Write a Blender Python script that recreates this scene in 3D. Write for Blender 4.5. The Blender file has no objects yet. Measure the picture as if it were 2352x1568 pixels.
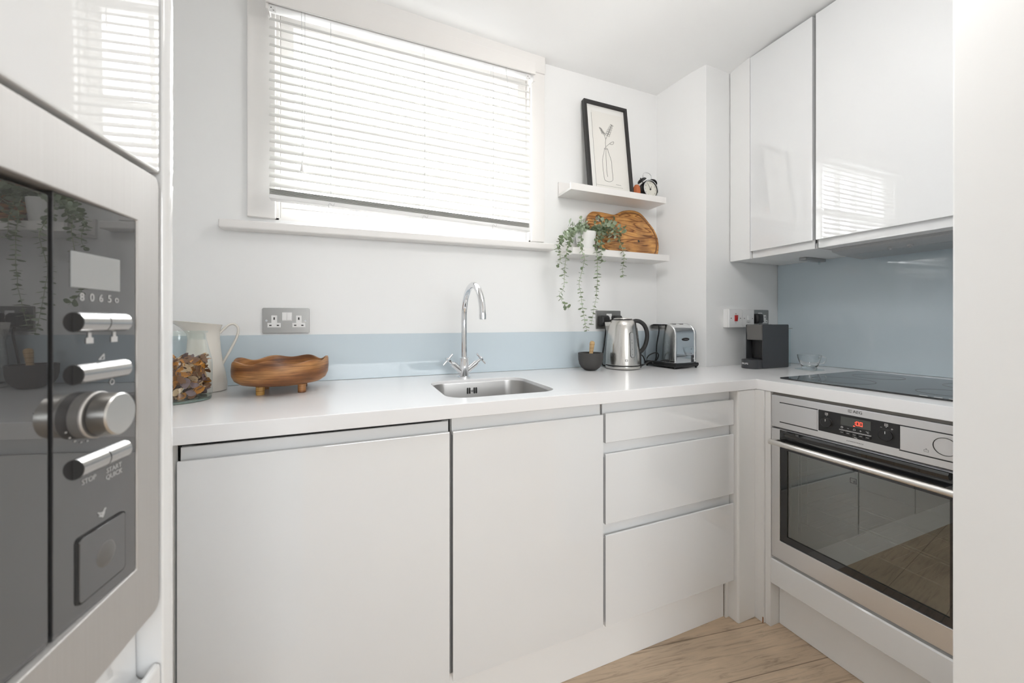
import bpy, bmesh, math, random
from mathutils import Vector, Matrix
random.seed(7)
SC = bpy.context.scene
COL = SC.collection
PI = math.pi

# ------------------------------------------------------------------ materials
def nodes_of(m):
    m.use_nodes = True
    return m.node_tree.nodes, m.node_tree.links
def bsdf(m): return m.node_tree.nodes['Principled BSDF']
def mat(name, col, rough=.5, metal=0., coat=0., spec=.5, emit=None, estr=1., bump=0., bscale=40., trans=0., ior=1.5, aniso=0.):
    m = bpy.data.materials.new(name); m.use_nodes = True
    b = bsdf(m)
    b.inputs['Base Color'].default_value = (*col, 1)
    b.inputs['Roughness'].default_value = rough
    b.inputs['Metallic'].default_value = metal
    b.inputs['Coat Weight'].default_value = coat
    b.inputs['Coat Roughness'].default_value = .01
    b.inputs['Specular IOR Level'].default_value = spec
    b.inputs['IOR'].default_value = ior
    b.inputs['Transmission Weight'].default_value = trans
    b.inputs['Anisotropic'].default_value = aniso
    if emit:
        b.inputs['Emission Color'].default_value = (*emit, 1)
        b.inputs['Emission Strength'].default_value = estr
    if bump:
        N, L = nodes_of(m)
        tc = N.new('ShaderNodeTexCoord'); no = N.new('ShaderNodeTexNoise'); bp = N.new('ShaderNodeBump')
        no.inputs['Scale'].default_value = bscale; no.inputs['Detail'].default_value = 4
        bp.inputs['Strength'].default_value = bump; bp.inputs['Distance'].default_value = .002
        L.new(tc.outputs['Object'], no.inputs['Vector']); L.new(no.outputs['Fac'], bp.inputs['Height'])
        L.new(bp.outputs['Normal'], b.inputs['Normal'])
    return m
def ramp(N, stops):
    r = N.new('ShaderNodeValToRGB'); e = r.color_ramp.elements
    while len(e) < len(stops): e.new(.5)
    for k, (p, c) in enumerate(stops): e[k].position = p; e[k].color = (*c, 1)
    return r
def steel_mat(name, col, rough, scale=(2, 600, 2), amt=.12, metal=1.):
    # brushed metal: fine stretched noise on roughness and a touch of colour
    m = mat(name, col, rough, metal)
    N, L = nodes_of(m); b = bsdf(m)
    tc = N.new('ShaderNodeTexCoord'); mp = N.new('ShaderNodeMapping'); no = N.new('ShaderNodeTexNoise')
    mp.inputs['Scale'].default_value = scale; no.inputs['Scale'].default_value = 1.; no.inputs['Detail'].default_value = 3
    mr = N.new('ShaderNodeMapRange'); mr.inputs['To Min'].default_value = rough - amt * .5; mr.inputs['To Max'].default_value = rough + amt
    L.new(tc.outputs['Object'], mp.inputs['Vector']); L.new(mp.outputs['Vector'], no.inputs['Vector'])
    L.new(no.outputs['Fac'], mr.inputs['Value']); L.new(mr.outputs['Result'], b.inputs['Roughness'])
    return m
def glass_thin(name, tint=(.93, .96, .95), f0=.035, gloss=1., rough=.01):
    # thin-walled glass: clear transmission with a Schlick-weighted mirror reflection on both faces
    m = bpy.data.materials.new(name); N, L = nodes_of(m); N.clear()
    o = N.new('ShaderNodeOutputMaterial'); mx = N.new('ShaderNodeMixShader'); lw = N.new('ShaderNodeLayerWeight'); lw.inputs['Blend'].default_value = .5
    pw = N.new('ShaderNodeMath'); pw.operation = 'POWER'; pw.inputs[1].default_value = 5.
    mr = N.new('ShaderNodeMapRange'); mr.inputs['To Min'].default_value = f0; mr.inputs['To Max'].default_value = 1.
    t = N.new('ShaderNodeBsdfTransparent'); g = N.new('ShaderNodeBsdfGlossy')
    t.inputs['Color'].default_value = (*tint, 1)
    g.inputs['Roughness'].default_value = rough; g.inputs['Color'].default_value = (gloss, gloss, gloss, 1)
    L.new(lw.outputs['Facing'], pw.inputs[0]); L.new(pw.outputs['Value'], mr.inputs['Value']); L.new(mr.outputs['Result'], mx.inputs['Fac'])
    L.new(t.outputs['BSDF'], mx.inputs[1]); L.new(g.outputs['BSDF'], mx.inputs[2])
    L.new(mx.outputs['Shader'], o.inputs['Surface'])
    return m
def wood_mat(name, dark, mid, light, scale=(1, 1, 1), rot=(0, 0, 0), dist=2.2, wscale=6., rough=.45, lines=True, fine=0.):
    m = mat(name, mid, rough); N, L = nodes_of(m); b = bsdf(m)
    tc = N.new('ShaderNodeTexCoord'); mp = N.new('ShaderNodeMapping'); mp.inputs['Scale'].default_value = scale; mp.inputs['Rotation'].default_value = rot
    w = N.new('ShaderNodeTexWave'); w.bands_direction = 'Z'; w.inputs['Scale'].default_value = wscale
    w.inputs['Distortion'].default_value = dist; w.inputs['Detail'].default_value = 3.; w.inputs['Detail Scale'].default_value = 1.3
    no = N.new('ShaderNodeTexNoise'); no.inputs['Scale'].default_value = 9; no.inputs['Detail'].default_value = 5
    r = ramp(N, [(0., dark), (.18, mid), (.6, light), (1., mid)] if lines else [(0., dark), (.45, mid), (1., light)])
    mx = N.new('ShaderNodeMix'); mx.data_type = 'RGBA'; mx.blend_type = 'MULTIPLY'; mx.inputs['Factor'].default_value = .55
    r2 = ramp(N, [(.3, (.55, .5, .45)), (.65, (1, 1, 1))])
    L.new(tc.outputs['Object'], mp.inputs['Vector']); L.new(mp.outputs['Vector'], w.inputs['Vector']); L.new(mp.outputs['Vector'], no.inputs['Vector'])
    L.new(w.outputs['Color'], r.inputs['Fac']); L.new(no.outputs['Fac'], r2.inputs['Fac'])
    L.new(r.outputs['Color'], mx.inputs['A']); L.new(r2.outputs['Color'], mx.inputs['B'])
    out = mx.outputs['Result']
    if fine:      # thin pore streaks
        m2 = N.new('ShaderNodeMapping'); m2.inputs['Scale'].default_value = (14, 14, 260); m2.inputs['Rotation'].default_value = (.1, .35, 0)
        n2 = N.new('ShaderNodeTexNoise'); n2.inputs['Scale'].default_value = 1.; n2.inputs['Detail'].default_value = 4; r3 = ramp(N, [(.35, (.62, .58, .54)), (.55, (1.05, 1.03, 1.))])
        m3 = N.new('ShaderNodeMix'); m3.data_type = 'RGBA'; m3.blend_type = 'MULTIPLY'; m3.inputs['Factor'].default_value = fine
        L.new(tc.outputs['Object'], m2.inputs['Vector']); L.new(m2.outputs['Vector'], n2.inputs['Vector']); L.new(n2.outputs['Fac'], r3.inputs['Fac'])
        L.new(out, m3.inputs['A']); L.new(r3.outputs['Color'], m3.inputs['B']); out = m3.outputs['Result']
    L.new(out, b.inputs['Base Color'])
    return m

M = {}
M['wall'] = mat('wall_paint', (.835, .84, .84), .75, bump=.04, bscale=60)
M['ceil'] = mat('ceiling_paint', (.88, .885, .885), .8, bump=.03, bscale=50)
M['trim'] = mat('white_gloss_trim', (.80, .785, .77), .35, bump=.03, bscale=30)
M['door'] = mat('white_gloss_cabinet', (.79, .80, .81), .012, coat=1.)
M['carc'] = mat('white_carcass', (.82, .82, .815), .4)
M['plinth'] = mat('plinth_white', (.88, .885, .89), .35, bump=.03, bscale=20)
M['top'] = mat('worktop_white', (.84, .84, .85), .2)
M['splash'] = mat('blue_glass', (.57, .655, .71), .04, spec=.5)
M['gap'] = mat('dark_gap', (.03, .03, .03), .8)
M['button_steel'] = steel_mat('button_chrome', (.50, .49, .48), .16, (3, 600, 600), .08)
M['dial_steel'] = steel_mat('dial_steel', (.62, .61, .59), .3, (600, 600, 3), .1)
M['chrome'] = mat('chrome', (.80, .81, .83), .05, 1.)
M['steel'] = steel_mat('brushed_steel', (.62, .61, .60), .3)
M['steel_l'] = steel_mat('brushed_steel_light', (.60, .585, .57), .62, (600, 600, 3))
M['plate_steel'] = steel_mat('socket_steel', (.36, .355, .345), .36, (4, 600, 600))
M['oven_steel'] = steel_mat('oven_steel', (.76, .76, .77), .34, (500, 4, 500), .1)
M['kettle_steel'] = steel_mat('kettle_steel', (.66, .645, .62), .25, (900, 900, 2), .05)
M['bar_steel'] = steel_mat('handle_steel', (.75, .73, .70), .3, (500, 4, 500), .1)
M['black_glass'] = mat('black_glass', (.014, .015, .017), .02, spec=.8)
M['mw_glass'] = mat('microwave_glass', (.05, .05, .052), .015, spec=.9, ior=1.75)
M['black'] = mat('black_plastic', (.014, .014, .015), .35)
M['black_m'] = mat('black_matte', (.022, .022, .023), .6)
M['dark_grey'] = mat('dark_grey_plastic', (.052, .054, .06), .32, bump=.08, bscale=300)
M['grey_head'] = mat('grey_plastic', (.14, .135, .13), .42)
M['hood_grey'] = mat('hood_grey', (.44, .45, .46), .4)
M['hood_dark'] = mat('hood_dark', (.16, .165, .17), .5)
M['lamp_grey'] = mat('lamp_aluminium', (.42, .43, .44), .35, .6)
M['white_pl'] = mat('white_plastic', (.80, .80, .80), .3)
M['grey_ink'] = mat('grey_ink', (.55, .55, .55), .5)
M['white_ink'] = mat('white_ink', (.85, .85, .85), .5)
M['black_ink'] = mat('black_ink', (.02, .02, .02), .5)
M['red_led'] = mat('red_led', (.3, .01, .01), .4, emit=(1., .06, .03), estr=3.2)
M['lcd'] = mat('lcd_grey', (.36, .37, .37), .25)
M['oven_lcd'] = mat('oven_lcd', (.07, .075, .07), .12)
M['red'] = mat('red_switch', (.45, .01, .01), .3)
M['enamel'] = mat('cream_enamel', (.79, .76, .70), .22)
M['glass'] = glass_thin('clear_glass', (.955, .975, .968))
M['green_glass'] = mat('green_glass_base', (.5, .62, .55), .05, trans=.8)
M['cup_glass'] = mat('cup_glass', (.97, .985, .99), 0., trans=1., ior=1.4)
M['tank'] = glass_thin('tank_plastic', (.90, .945, .95), .04)
M['pane'] = glass_thin('window_pane', (.97, .98, .98), .02)
M['oven_win'] = glass_thin('oven_window', (.55, .60, .56), .2, .9)
M['cavity'] = mat('oven_cavity', (.30, .33, .31), .45)
M['wire'] = mat('chrome_wire', (.85, .85, .83), .2, 1.)
M['stone'] = mat('dark_stone', (.055, .052, .05), .65, bump=.2, bscale=90)
M['pestle'] = wood_mat('pestle_wood', (.5, .3, .12), (.62, .41, .19), (.7, .48, .25), wscale=20, dist=1.)
M['leg_wood'] = wood_mat('bowl_leg_wood', (.42, .2, .05), (.6, .33, .08), (.7, .42, .13), wscale=25, dist=2.)
M['acacia'] = wood_mat('acacia_wood', (.20, .078, .026), (.35, .152, .052), (.48, .238, .088), (2.2, 2.2, 5.), (.0, .5, .3), 4.2, 1.3, .42, False, 1.)
M['leaf'] = mat('leaf_green', (.225, .285, .17), .5)
M['leaf2'] = mat('leaf_pale', (.40, .475, .35), .5)
M['stem'] = mat('stem_green', (.36, .42, .25), .6)
M['terracotta'] = mat('terracotta', (.45, .12, .035), .55, bump=.1, bscale=80)
M['paper'] = mat('paper', (.80, .795, .77), .7)
M['frame_black'] = mat('black_frame', (.022, .021, .021), .45)
M['clock_face'] = mat('clock_face', (.72, .71, .64), .5)
M['pet1'] = mat('petal_brown', (.20, .10, .05), .7)
M['pet2'] = mat('petal_orange', (.58, .25, .045), .65)
M['pet3'] = mat('petal_mauve', (.22, .155, .16), .7)
M['pet4'] = mat('petal_cream', (.60, .44, .27), .65)
M['slat'] = None

# translucent white blind slats
def slat_material():
    m = bpy.data.materials.new('blind_slat'); N, L = nodes_of(m); N.clear()
    o = N.new('ShaderNodeOutputMaterial'); mx = N.new('ShaderNodeMixShader')
    d = N.new('ShaderNodeBsdfDiffuse'); t = N.new('ShaderNodeBsdfTranslucent')
    d.inputs['Color'].default_value = (.70, .695, .675, 1); t.inputs['Color'].default_value = (.86, .84, .80, 1)
    mx.inputs['Fac'].default_value = .03
    L.new(d.outputs['BSDF'], mx.inputs[1]); L.new(t.outputs['BSDF'], mx.inputs[2]); L.new(mx.outputs['Shader'], o.inputs['Surface'])
    return m
M['slat'] = slat_material()

def floor_material():
    m = mat('oak_plank_floor', (.42, .31, .22), .45); N, L = nodes_of(m); b = bsdf(m)
    tc = N.new('ShaderNodeTexCoord'); mp = N.new('ShaderNodeMapping')
    mp.inputs['Rotation'].default_value = (0, 0, math.radians(9)); mp.inputs['Location'].default_value = (.9, .082, 0)
    br = N.new('ShaderNodeTexBrick'); br.offset = .1
    br.inputs['Scale'].default_value = 1.; br.inputs['Brick Width'].default_value = 1.8; br.inputs['Row Height'].default_value = .17
    br.inputs['Mortar Size'].default_value = .0016; br.inputs['Mortar Smooth'].default_value = .3
    br.inputs['Color1'].default_value = (.54, .42, .305, 1); br.inputs['Color2'].default_value = (.63, .505, .38, 1); br.inputs['Mortar'].default_value = (.24, .18, .125, 1)
    m2 = N.new('ShaderNodeMapping'); m2.inputs['Scale'].default_value = (6, 75, 1)
    no = N.new('ShaderNodeTexNoise'); no.inputs['Scale'].default_value = 1.; no.inputs['Detail'].default_value = 10; no.inputs['Roughness'].default_value = .68; no.inputs['Distortion'].default_value = .8
    r = ramp(N, [(.34, (.55, .52, .49)), (.48, (.98, .98, .98)), (.68, (1.15, 1.13, 1.10))])
    n2 = N.new('ShaderNodeTexNoise'); n2.inputs['Scale'].default_value = 5; n2.inputs['Detail'].default_value = 3
    r2 = ramp(N, [(.3, (.78, .76, .74)), (.62, (1.05, 1.03, 1.))])
    a = N.new('ShaderNodeMix'); a.data_type = 'RGBA'; a.blend_type = 'MULTIPLY'; a.inputs['Factor'].default_value = .8
    c = N.new('ShaderNodeMix'); c.data_type = 'RGBA'; c.blend_type = 'MULTIPLY'; c.inputs['Factor'].default_value = .8
    L.new(tc.outputs['Object'], mp.inputs['Vector']); L.new(mp.outputs['Vector'], br.inputs['Vector']); L.new(mp.outputs['Vector'], m2.inputs['Vector'])
    L.new(m2.outputs['Vector'], no.inputs['Vector']); L.new(no.outputs['Fac'], r.inputs['Fac']); L.new(mp.outputs['Vector'], n2.inputs['Vector']); L.new(n2.outputs['Fac'], r2.inputs['Fac'])
    L.new(br.outputs['Color'], a.inputs['A']); L.new(r.outputs['Color'], a.inputs['B'])
    L.new(a.outputs['Result'], c.inputs['A']); L.new(r2.outputs['Color'], c.inputs['B']); L.new(c.outputs['Result'], b.inputs['Base Color'])
    return m
M['floor'] = floor_material()

def olive_material():
    m = mat('olive_wood', (.5, .25, .08), .38); N, L = nodes_of(m); b = bsdf(m)
    tc = N.new('ShaderNodeTexCoord'); mp = N.new('ShaderNodeMapping'); mp.inputs['Scale'].default_value = (2.3, 1., 15.)
    n1 = N.new('ShaderNodeTexNoise'); n1.inputs['Scale'].default_value = 1.; n1.inputs['Detail'].default_value = 2.; n1.inputs['Distortion'].default_value = .7
    mu = N.new('ShaderNodeMath'); mu.operation = 'MULTIPLY'; mu.inputs[1].default_value = 15.
    fr = N.new('ShaderNodeMath'); fr.operation = 'FRACT'
    r = ramp(N, [(0., (.14, .048, .014)), (.13, (.32, .125, .03)), (.3, (.52, .25, .072)), (.72, (.62, .33, .11)), (.93, (.38, .16, .04)), (1., (.14, .048, .014))])
    n2 = N.new('ShaderNodeTexNoise'); n2.inputs['Scale'].default_value = 14; n2.inputs['Detail'].default_value = 4
    r2 = ramp(N, [(.36, (.5, .42, .35)), (.6, (1.1, 1.08, 1.0))])
    c = N.new('ShaderNodeMix'); c.data_type = 'RGBA'; c.blend_type = 'MULTIPLY'; c.inputs['Factor'].default_value = .7
    L.new(tc.outputs['Object'], mp.inputs['Vector']); L.new(mp.outputs['Vector'], n1.inputs['Vector'])
    L.new(n1.outputs['Fac'], mu.inputs[0]); L.new(mu.outputs['Value'], fr.inputs[0]); L.new(fr.outputs['Value'], r.inputs['Fac'])
    L.new(tc.outputs['Object'], n2.inputs['Vector']); L.new(n2.outputs['Fac'], r2.inputs['Fac'])
    L.new(r.outputs['Color'], c.inputs['A']); L.new(r2.outputs['Color'], c.inputs['B']); L.new(c.outputs['Result'], b.inputs['Base Color'])
    return m
M['olive'] = olive_material()
M['olive_dark'] = mat('olive_groove', (.22, .09, .028), .5)

# ------------------------------------------------------------------ mesh builder
class MB:
    def __init__(s): s.bm = bmesh.new(); s.mi = 0
    def _tag(s, faces):
        for f in faces: f.material_index = s.mi
    def box(s, x0, x1, y0, y1, z0, z1, bev=0., seg=2):
        r = bmesh.ops.create_cube(s.bm, size=1.)
        vs = r['verts']
        for v in vs:
            v.co = Vector((x0 + (v.co.x + .5) * (x1 - x0), y0 + (v.co.y + .5) * (y1 - y0), z0 + (v.co.z + .5) * (z1 - z0)))
        fs = list({f for v in vs for f in v.link_faces}); s._tag(fs)
        if bev > 0:
            es = list({e for v in vs for e in v.link_edges})
            r = bmesh.ops.bevel(s.bm, geom=es, offset=bev, segments=seg, profile=.5, affect='EDGES')
            s._tag(r['faces'])
        return s
    def prism(s, pts, axis, a0, a1, holes=(), bev=0., seg=2):
        def P(p, a):
            return Vector((a, p[0], p[1])) if axis == 'x' else Vector((p[0], a, p[1])) if axis == 'y' else Vector((p[0], p[1], a))
        edges = []
        for loop in [pts] + list(holes):
            vs = [s.bm.verts.new(P(p, a0)) for p in loop]
            for i in range(len(vs)): edges.append(s.bm.edges.new((vs[i], vs[(i + 1) % len(vs)])))
        if holes:
            r = bmesh.ops.triangle_fill(s.bm, edges=edges, use_beauty=True, use_dissolve=False)
            fs = [g for g in r['geom'] if isinstance(g, bmesh.types.BMFace)]
        else:
            fs = [s.bm.faces.new(vs)]
        s._tag(fs)
        r = bmesh.ops.extrude_face_region(s.bm, geom=fs)
        nv = [g for g in r['geom'] if isinstance(g, bmesh.types.BMVert)]
        d = P((0, 0), a1) - P((0, 0), a0)
        for v in nv: v.co += d
        allf = {f for v in nv for f in v.link_faces} | set(fs); s._tag(allf)
        if bev > 0:
            vset = {v for f in allf for v in f.verts}
            bmesh.ops.recalc_face_normals(s.bm, faces=list(allf))
            es = [e for e in {e for f in allf for e in f.edges} if len(e.link_faces) == 2 and e.calc_face_angle(0) > .6]
            r = bmesh.ops.bevel(s.bm, geom=es, offset=bev, segments=seg, profile=.5, affect='EDGES'); s._tag(r['faces'])
        return s
    def ring(s, pts): return [s.bm.verts.new(p) for p in pts]
    def loft(s, rings, cap0=True, cap1=True, closed=True):
        R = [s.ring(r) for r in rings]; n = len(R[0]); fs = []
        for a, b in zip(R[:-1], R[1:]):
            for i in range(n if closed else n - 1):
                j = (i + 1) % n; fs.append(s.bm.faces.new((a[i], a[j], b[j], b[i])))
        if cap0: fs.append(s.bm.faces.new(R[0][::-1]))
        if cap1: fs.append(s.bm.faces.new(R[-1]))
        s._tag(fs); return s
    def lathe(s, prof, c, segs=40, axis=(0, 0, 1), cap0=True, cap1=True):
        ax = Vector(axis).normalized(); q = Vector((0, 0, 1)).rotation_difference(ax).to_matrix(); c = Vector(c)
        rings = [[c + q @ Vector((r * math.cos(2 * PI * i / segs), r * math.sin(2 * PI * i / segs), z)) for i in range(segs)] for r, z in prof]
        return s.loft(rings, cap0, cap1)
    def tube(s, path, r, segs=12, caps=True):
        P = [Vector(p) for p in path]; n = len(P); rr = r if isinstance(r, (list, tuple)) else [r] * n
        T = [(P[min(i + 1, n - 1)] - P[max(i - 1, 0)]).normalized() for i in range(n)]
        u = T[0].orthogonal().normalized(); rings = []
        for i in range(n):
            if i: u = (T[i - 1].rotation_difference(T[i]) @ u)
            u = (u - T[i] * u.dot(T[i])).normalized(); w = T[i].cross(u)
            rings.append([P[i] + (u * math.cos(2 * PI * k / segs) + w * math.sin(2 * PI * k / segs)) * rr[i] for k in range(segs)])
        return s.loft(rings, caps, caps)
    def cyl(s, p0, p1, r0, r1=None, segs=24): return s.tube([p0, p1], [r0, r0 if r1 is None else r1], segs)
    def ball(s, c, r, sc=(1, 1, 1), seg=20):
        res = bmesh.ops.create_uvsphere(s.bm, u_segments=seg, v_segments=seg // 2, radius=r)
        for v in res['verts']: v.co = Vector((v.co.x * sc[0], v.co.y * sc[1], v.co.z * sc[2])) + Vector(c)
        s._tag({f for v in res['verts'] for f in v.link_faces}); return s
    def poly(s, pts):
        f = s.bm.faces.new([s.bm.verts.new(p) for p in pts]); f.material_index = s.mi; return s
    def text(s, body, size, origin, right, up, depth=.0004, align='CENTER', shear=0.):
        cu = bpy.data.curves.new('t', 'FONT'); cu.body = body; cu.size = size; cu.extrude = depth; cu.align_x = align; cu.align_y = 'CENTER'; cu.resolution_u = 3
        ob = bpy.data.objects.new('t', cu); COL.objects.link(ob)
        dg = bpy.context.evaluated_depsgraph_get(); me = bpy.data.meshes.new_from_object(ob.evaluated_get(dg))
        R = Vector(right).normalized(); U = Vector(up).normalized(); W = R.cross(U)
        mt = Matrix(((R.x, U.x, W.x, origin[0]), (R.y, U.y, W.y, origin[1]), (R.z, U.z, W.z, origin[2]), (0, 0, 0, 1)))
        me.transform(mt); n0 = len(s.bm.faces); s.bm.from_mesh(me); s.bm.faces.ensure_lookup_table(); s._tag(s.bm.faces[n0:])
        bpy.data.objects.remove(ob); bpy.data.curves.remove(cu); bpy.data.meshes.remove(me); return s
    def xf(s, m): s.bm.transform(m); return s

def obj(name, mb, m, parent=None, smooth=38, recalc=True, wn=True):
    bm = mb.bm
    if recalc: bmesh.ops.recalc_face_normals(bm, faces=bm.faces)
    off = Vector((0, 0, 0))
    if parent is None:
        xs = [v.co for v in bm.verts]
        lo = Vector(tuple(min(v[k] for v in xs) for k in range(3))); hi = Vector(tuple(max(v[k] for v in xs) for k in range(3)))
        off = Vector(((lo.x + hi.x) / 2, (lo.y + hi.y) / 2, lo.z))
        for v in bm.verts: v.co -= off
    me = bpy.data.meshes.new(name)
    for f in bm.faces: f.smooth = True
    bm.to_mesh(me); bm.free()
    me.set_sharp_from_angle(angle=math.radians(smooth))
    for x in (m if isinstance(m, (list, tuple)) else [m]): me.materials.append(x)
    o = bpy.data.objects.new(name, me); COL.objects.link(o); o.location = off
    if parent:
        o.parent = parent
        if parent.parent is None: o.matrix_parent_inverse = Matrix.Translation(-parent.location)
    if wn:
        w = o.modifiers.new('wn', 'WEIGHTED_NORMAL'); w.keep_sharp = True
    return o
def thing(name, label, cat, loc, group=None):
    o = bpy.data.objects.new(name, None); COL.objects.link(o); o.location = loc; o.empty_display_size = .05
    o['label'] = label; o['category'] = cat
    if group: o['group'] = group
    return o
def tag(o, label, cat, group=None):
    o['label'] = label; o['category'] = cat
    if group: o['group'] = group
    return o
def struct(name, mb, m, label=None, **k):
    o = obj(name, mb, m, **k); o['kind'] = 'structure'
    if label: o['label'] = label; o['category'] = name.split('_')[0]
    return o
def rrect(x0, x1, y0, y1, r, n=6):
    out = []
    for cx, cy, a in ((x1 - r, y1 - r, 0), (x0 + r, y1 - r, 90), (x0 + r, y0 + r, 180), (x1 - r, y0 + r, 270)):
        for k in range(n + 1):
            t = math.radians(a + 90 * k / n); out.append((cx + r * math.cos(t), cy + r * math.sin(t)))
    return out
def smoothpath(P, n=6, closed=False):
    P = [Vector(p) for p in P]; out = []; N = len(P)
    rng = range(N if closed else N - 1)
    for i in rng:
        if closed: a, b, c, d = P[(i - 1) % N], P[i], P[(i + 1) % N], P[(i + 2) % N]
        else: a, b, c, d = P[max(i - 1, 0)], P[i], P[i + 1], P[min(i + 2, N - 1)]
        for k in range(n):
            t = k / n
            out.append(.5 * ((2 * b) + (c - a) * t + (2 * a - 5 * b + 4 * c - d) * t * t + (3 * b - a - 3 * c + d) * t ** 3))
    if not closed: out.append(P[-1])
    return out

# ------------------------------------------------------------------ key dimensions (metres)
H = 1.1237          # lens height
T = .906            # worktop top
WY = 1.578          # inside face of the window wall
RX = 2.135          # inside face of the right wall
ZC = 2.395          # ceiling
# local frames: x to the viewer's right, y into the unit, z up
M_R = Matrix(((0, 1, 0, 1.42), (-1, 0, 0, .94), (0, 0, 1, 0), (0, 0, 0, 1)))           # right run, faces -X
D = Vector((.096, .995)).normalized(); C0 = (-.173, .467)
M_T = Matrix(((D.x, -D.y, 0, C0[0]), (D.y, D.x, 0, C0[1]), (0, 0, 1, 0), (0, 0, 0, 1)))  # tall unit beside the camera

# ------------------------------------------------------------------ room shell
WX0, WX1, WZ0, WZ1 = -.262, .742, 1.487, 2.262      # window opening
mb = MB(); mb.box(-1.0, 2.3, -3.3, 1.85, -.05, 0); struct('floor', mb, M['floor'], 'greyish oak plank floor at the foot of the white units')
mb = MB()
# flat, easing down towards the window wall (less so at its left end)
def ceil_section(x, f):
    return [Vector((x, y, z)) for y, z in [(-3.3, ZC), (1.15, ZC), (1.30, ZC - .012 * f), (1.42, ZC - .032 * f), (1.5, ZC - .054 * f), (1.6, ZC - .085 * f), (1.85, ZC - .1 * f), (1.85, 2.6), (-3.3, 2.6)]]
mb.loft([ceil_section(x, f) for x, f in ((-1., .42), (.03, .57), (.8, 1.), (2.3, 1.))]); struct('ceiling', mb, M['ceil'], 'white painted ceiling')
mb = MB()
mb.prism([(-1.0, 0), (1.62, 0), (1.62, 2.45), (-1.0, 2.45)], 'y', WY, WY + .24, holes=[[(WX0, WZ0), (WX1, WZ0), (WX1, WZ1), (WX0, WZ1)]])
struct('wall_back', mb, M['wall'], 'white wall holding the window and the two shelves')
mb = MB(); mb.prism([(1.578, 1.36), (2.3, 1.384), (2.3, 1.818), (1.36, 1.818), (1.472, 1.577)], 'z', 0, 2.44)
struct('wall_pier', mb, M['wall'], 'white boxed-out pier between the shelves and the wall cabinets')
mb = MB(); mb.box(RX, RX + .15, -3.3, 1.4, 0, 2.45); struct('wall_right', mb, M['wall'], 'white wall behind the hob glass')
mb = MB(); mb.box(-1.05, -.9, -3.3, 1.8, 0, 2.45); struct('wall_left', mb, M['wall'], 'white wall behind the tall unit')
mb = MB(); mb.prism([(1.0, .2), (RX, .2), (RX, .338), (1.0, .338)], 'z', 0, 2.44, bev=.004)
struct('wall_partition', mb, M['wall'], 'white wall end close to the camera on the right edge')
mb = MB()
RW = (-.4, 1.8, 1.0, 2.25)
mb.prism([(-.95, 0), (2.2, 0), (2.2, 2.45), (-.95, 2.45)], 'y', -3.3, -3.15, holes=[[(RW[0], RW[2]), (RW[1], RW[2]), (RW[1], RW[3]), (RW[0], RW[3])]])
struct('wall_rear', mb, M['wall'], 'white wall of the room behind the camera')
# rear window, added out of view to let in fill daylight
w2 = bpy.data.objects.new('window_fill', None); COL.objects.link(w2); w2.location = (.8, -3.2, .98); w2['kind'] = 'structure'
mb = MB(); x0, x1, z0, z1 = RW
for a in ((x0, x0 + .06), ((x0 + x1) / 2 - .03, (x0 + x1) / 2 + .03), (x1 - .06, x1)): mb.box(a[0], a[1], -3.26, -3.2, z0, z1)
mb.box(x0, x1, -3.26, -3.2, z0, z0 + .06); mb.box(x0, x1, -3.26, -3.2, z1 - .06, z1); obj('window_fill_frame', mb, M['trim'], w2)
mb = MB(); mb.box(x0 + .05, x1 - .05, -3.235, -3.23, z0 + .05, z1 - .05); obj('pane', mb, M['pane'], w2)  # pane of the added rear window

# window_1: sash, muntins, pane, reveal boards
w1 = bpy.data.objects.new('window_1', None); COL.objects.link(w1); w1.location = (.24, 1.62, WZ0); w1['kind'] = 'structure'
mb = MB(); ya, yb = 1.605, 1.65
mb.box(WX0 + .012, WX0 + .055, ya, yb, WZ0 + .012, WZ1 - .012, .003); mb.box(WX1 - .055, WX1 - .012, ya, yb, WZ0 + .012, WZ1 - .012, .003)
mb.box(WX0 + .012, WX1 - .012, ya - .002, yb, WZ0 + .005, WZ0 + .052, .003); mb.box(WX0 + .012, WX1 - .012, ya - .002, yb + .001, WZ1 - .06, WZ1 - .012, .003)
mb.box(WX0 + .02, WX1 - .02, ya - .006, ya + .01, WZ0 + .05, WZ0 + .058, .002)
for k in (.2, .4, .6, .8): mb.box(WX0 + k * 1.004 - .009, WX0 + k * 1.004 + .009, ya + .008, yb - .005, WZ0 + .05, WZ1 - .05)
mb.box(WX0 + .04, WX1 - .04, ya + .005, yb - .004, 1.86, 1.89)
obj('window_sash', mb, M['trim'], w1)
mb = MB(); mb.box(WX0 + .05, WX1 - .05, 1.634, 1.638, WZ0 + .045, WZ1 - .05); obj('pane', mb, M['pane'], w1)
mb = MB()
mb.box(WX0, WX0 + .012, WY, 1.7, WZ0, WZ1); mb.box(WX1 - .012, WX1, WY, 1.7, WZ0, WZ1); mb.box(WX0, WX1, WY, 1.7, WZ1 - .012, WZ1); mb.box(WX0, WX1, WY, 1.7, WZ0, WZ0 + .006)
obj('window_lining', mb, M['trim'], w1)
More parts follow.
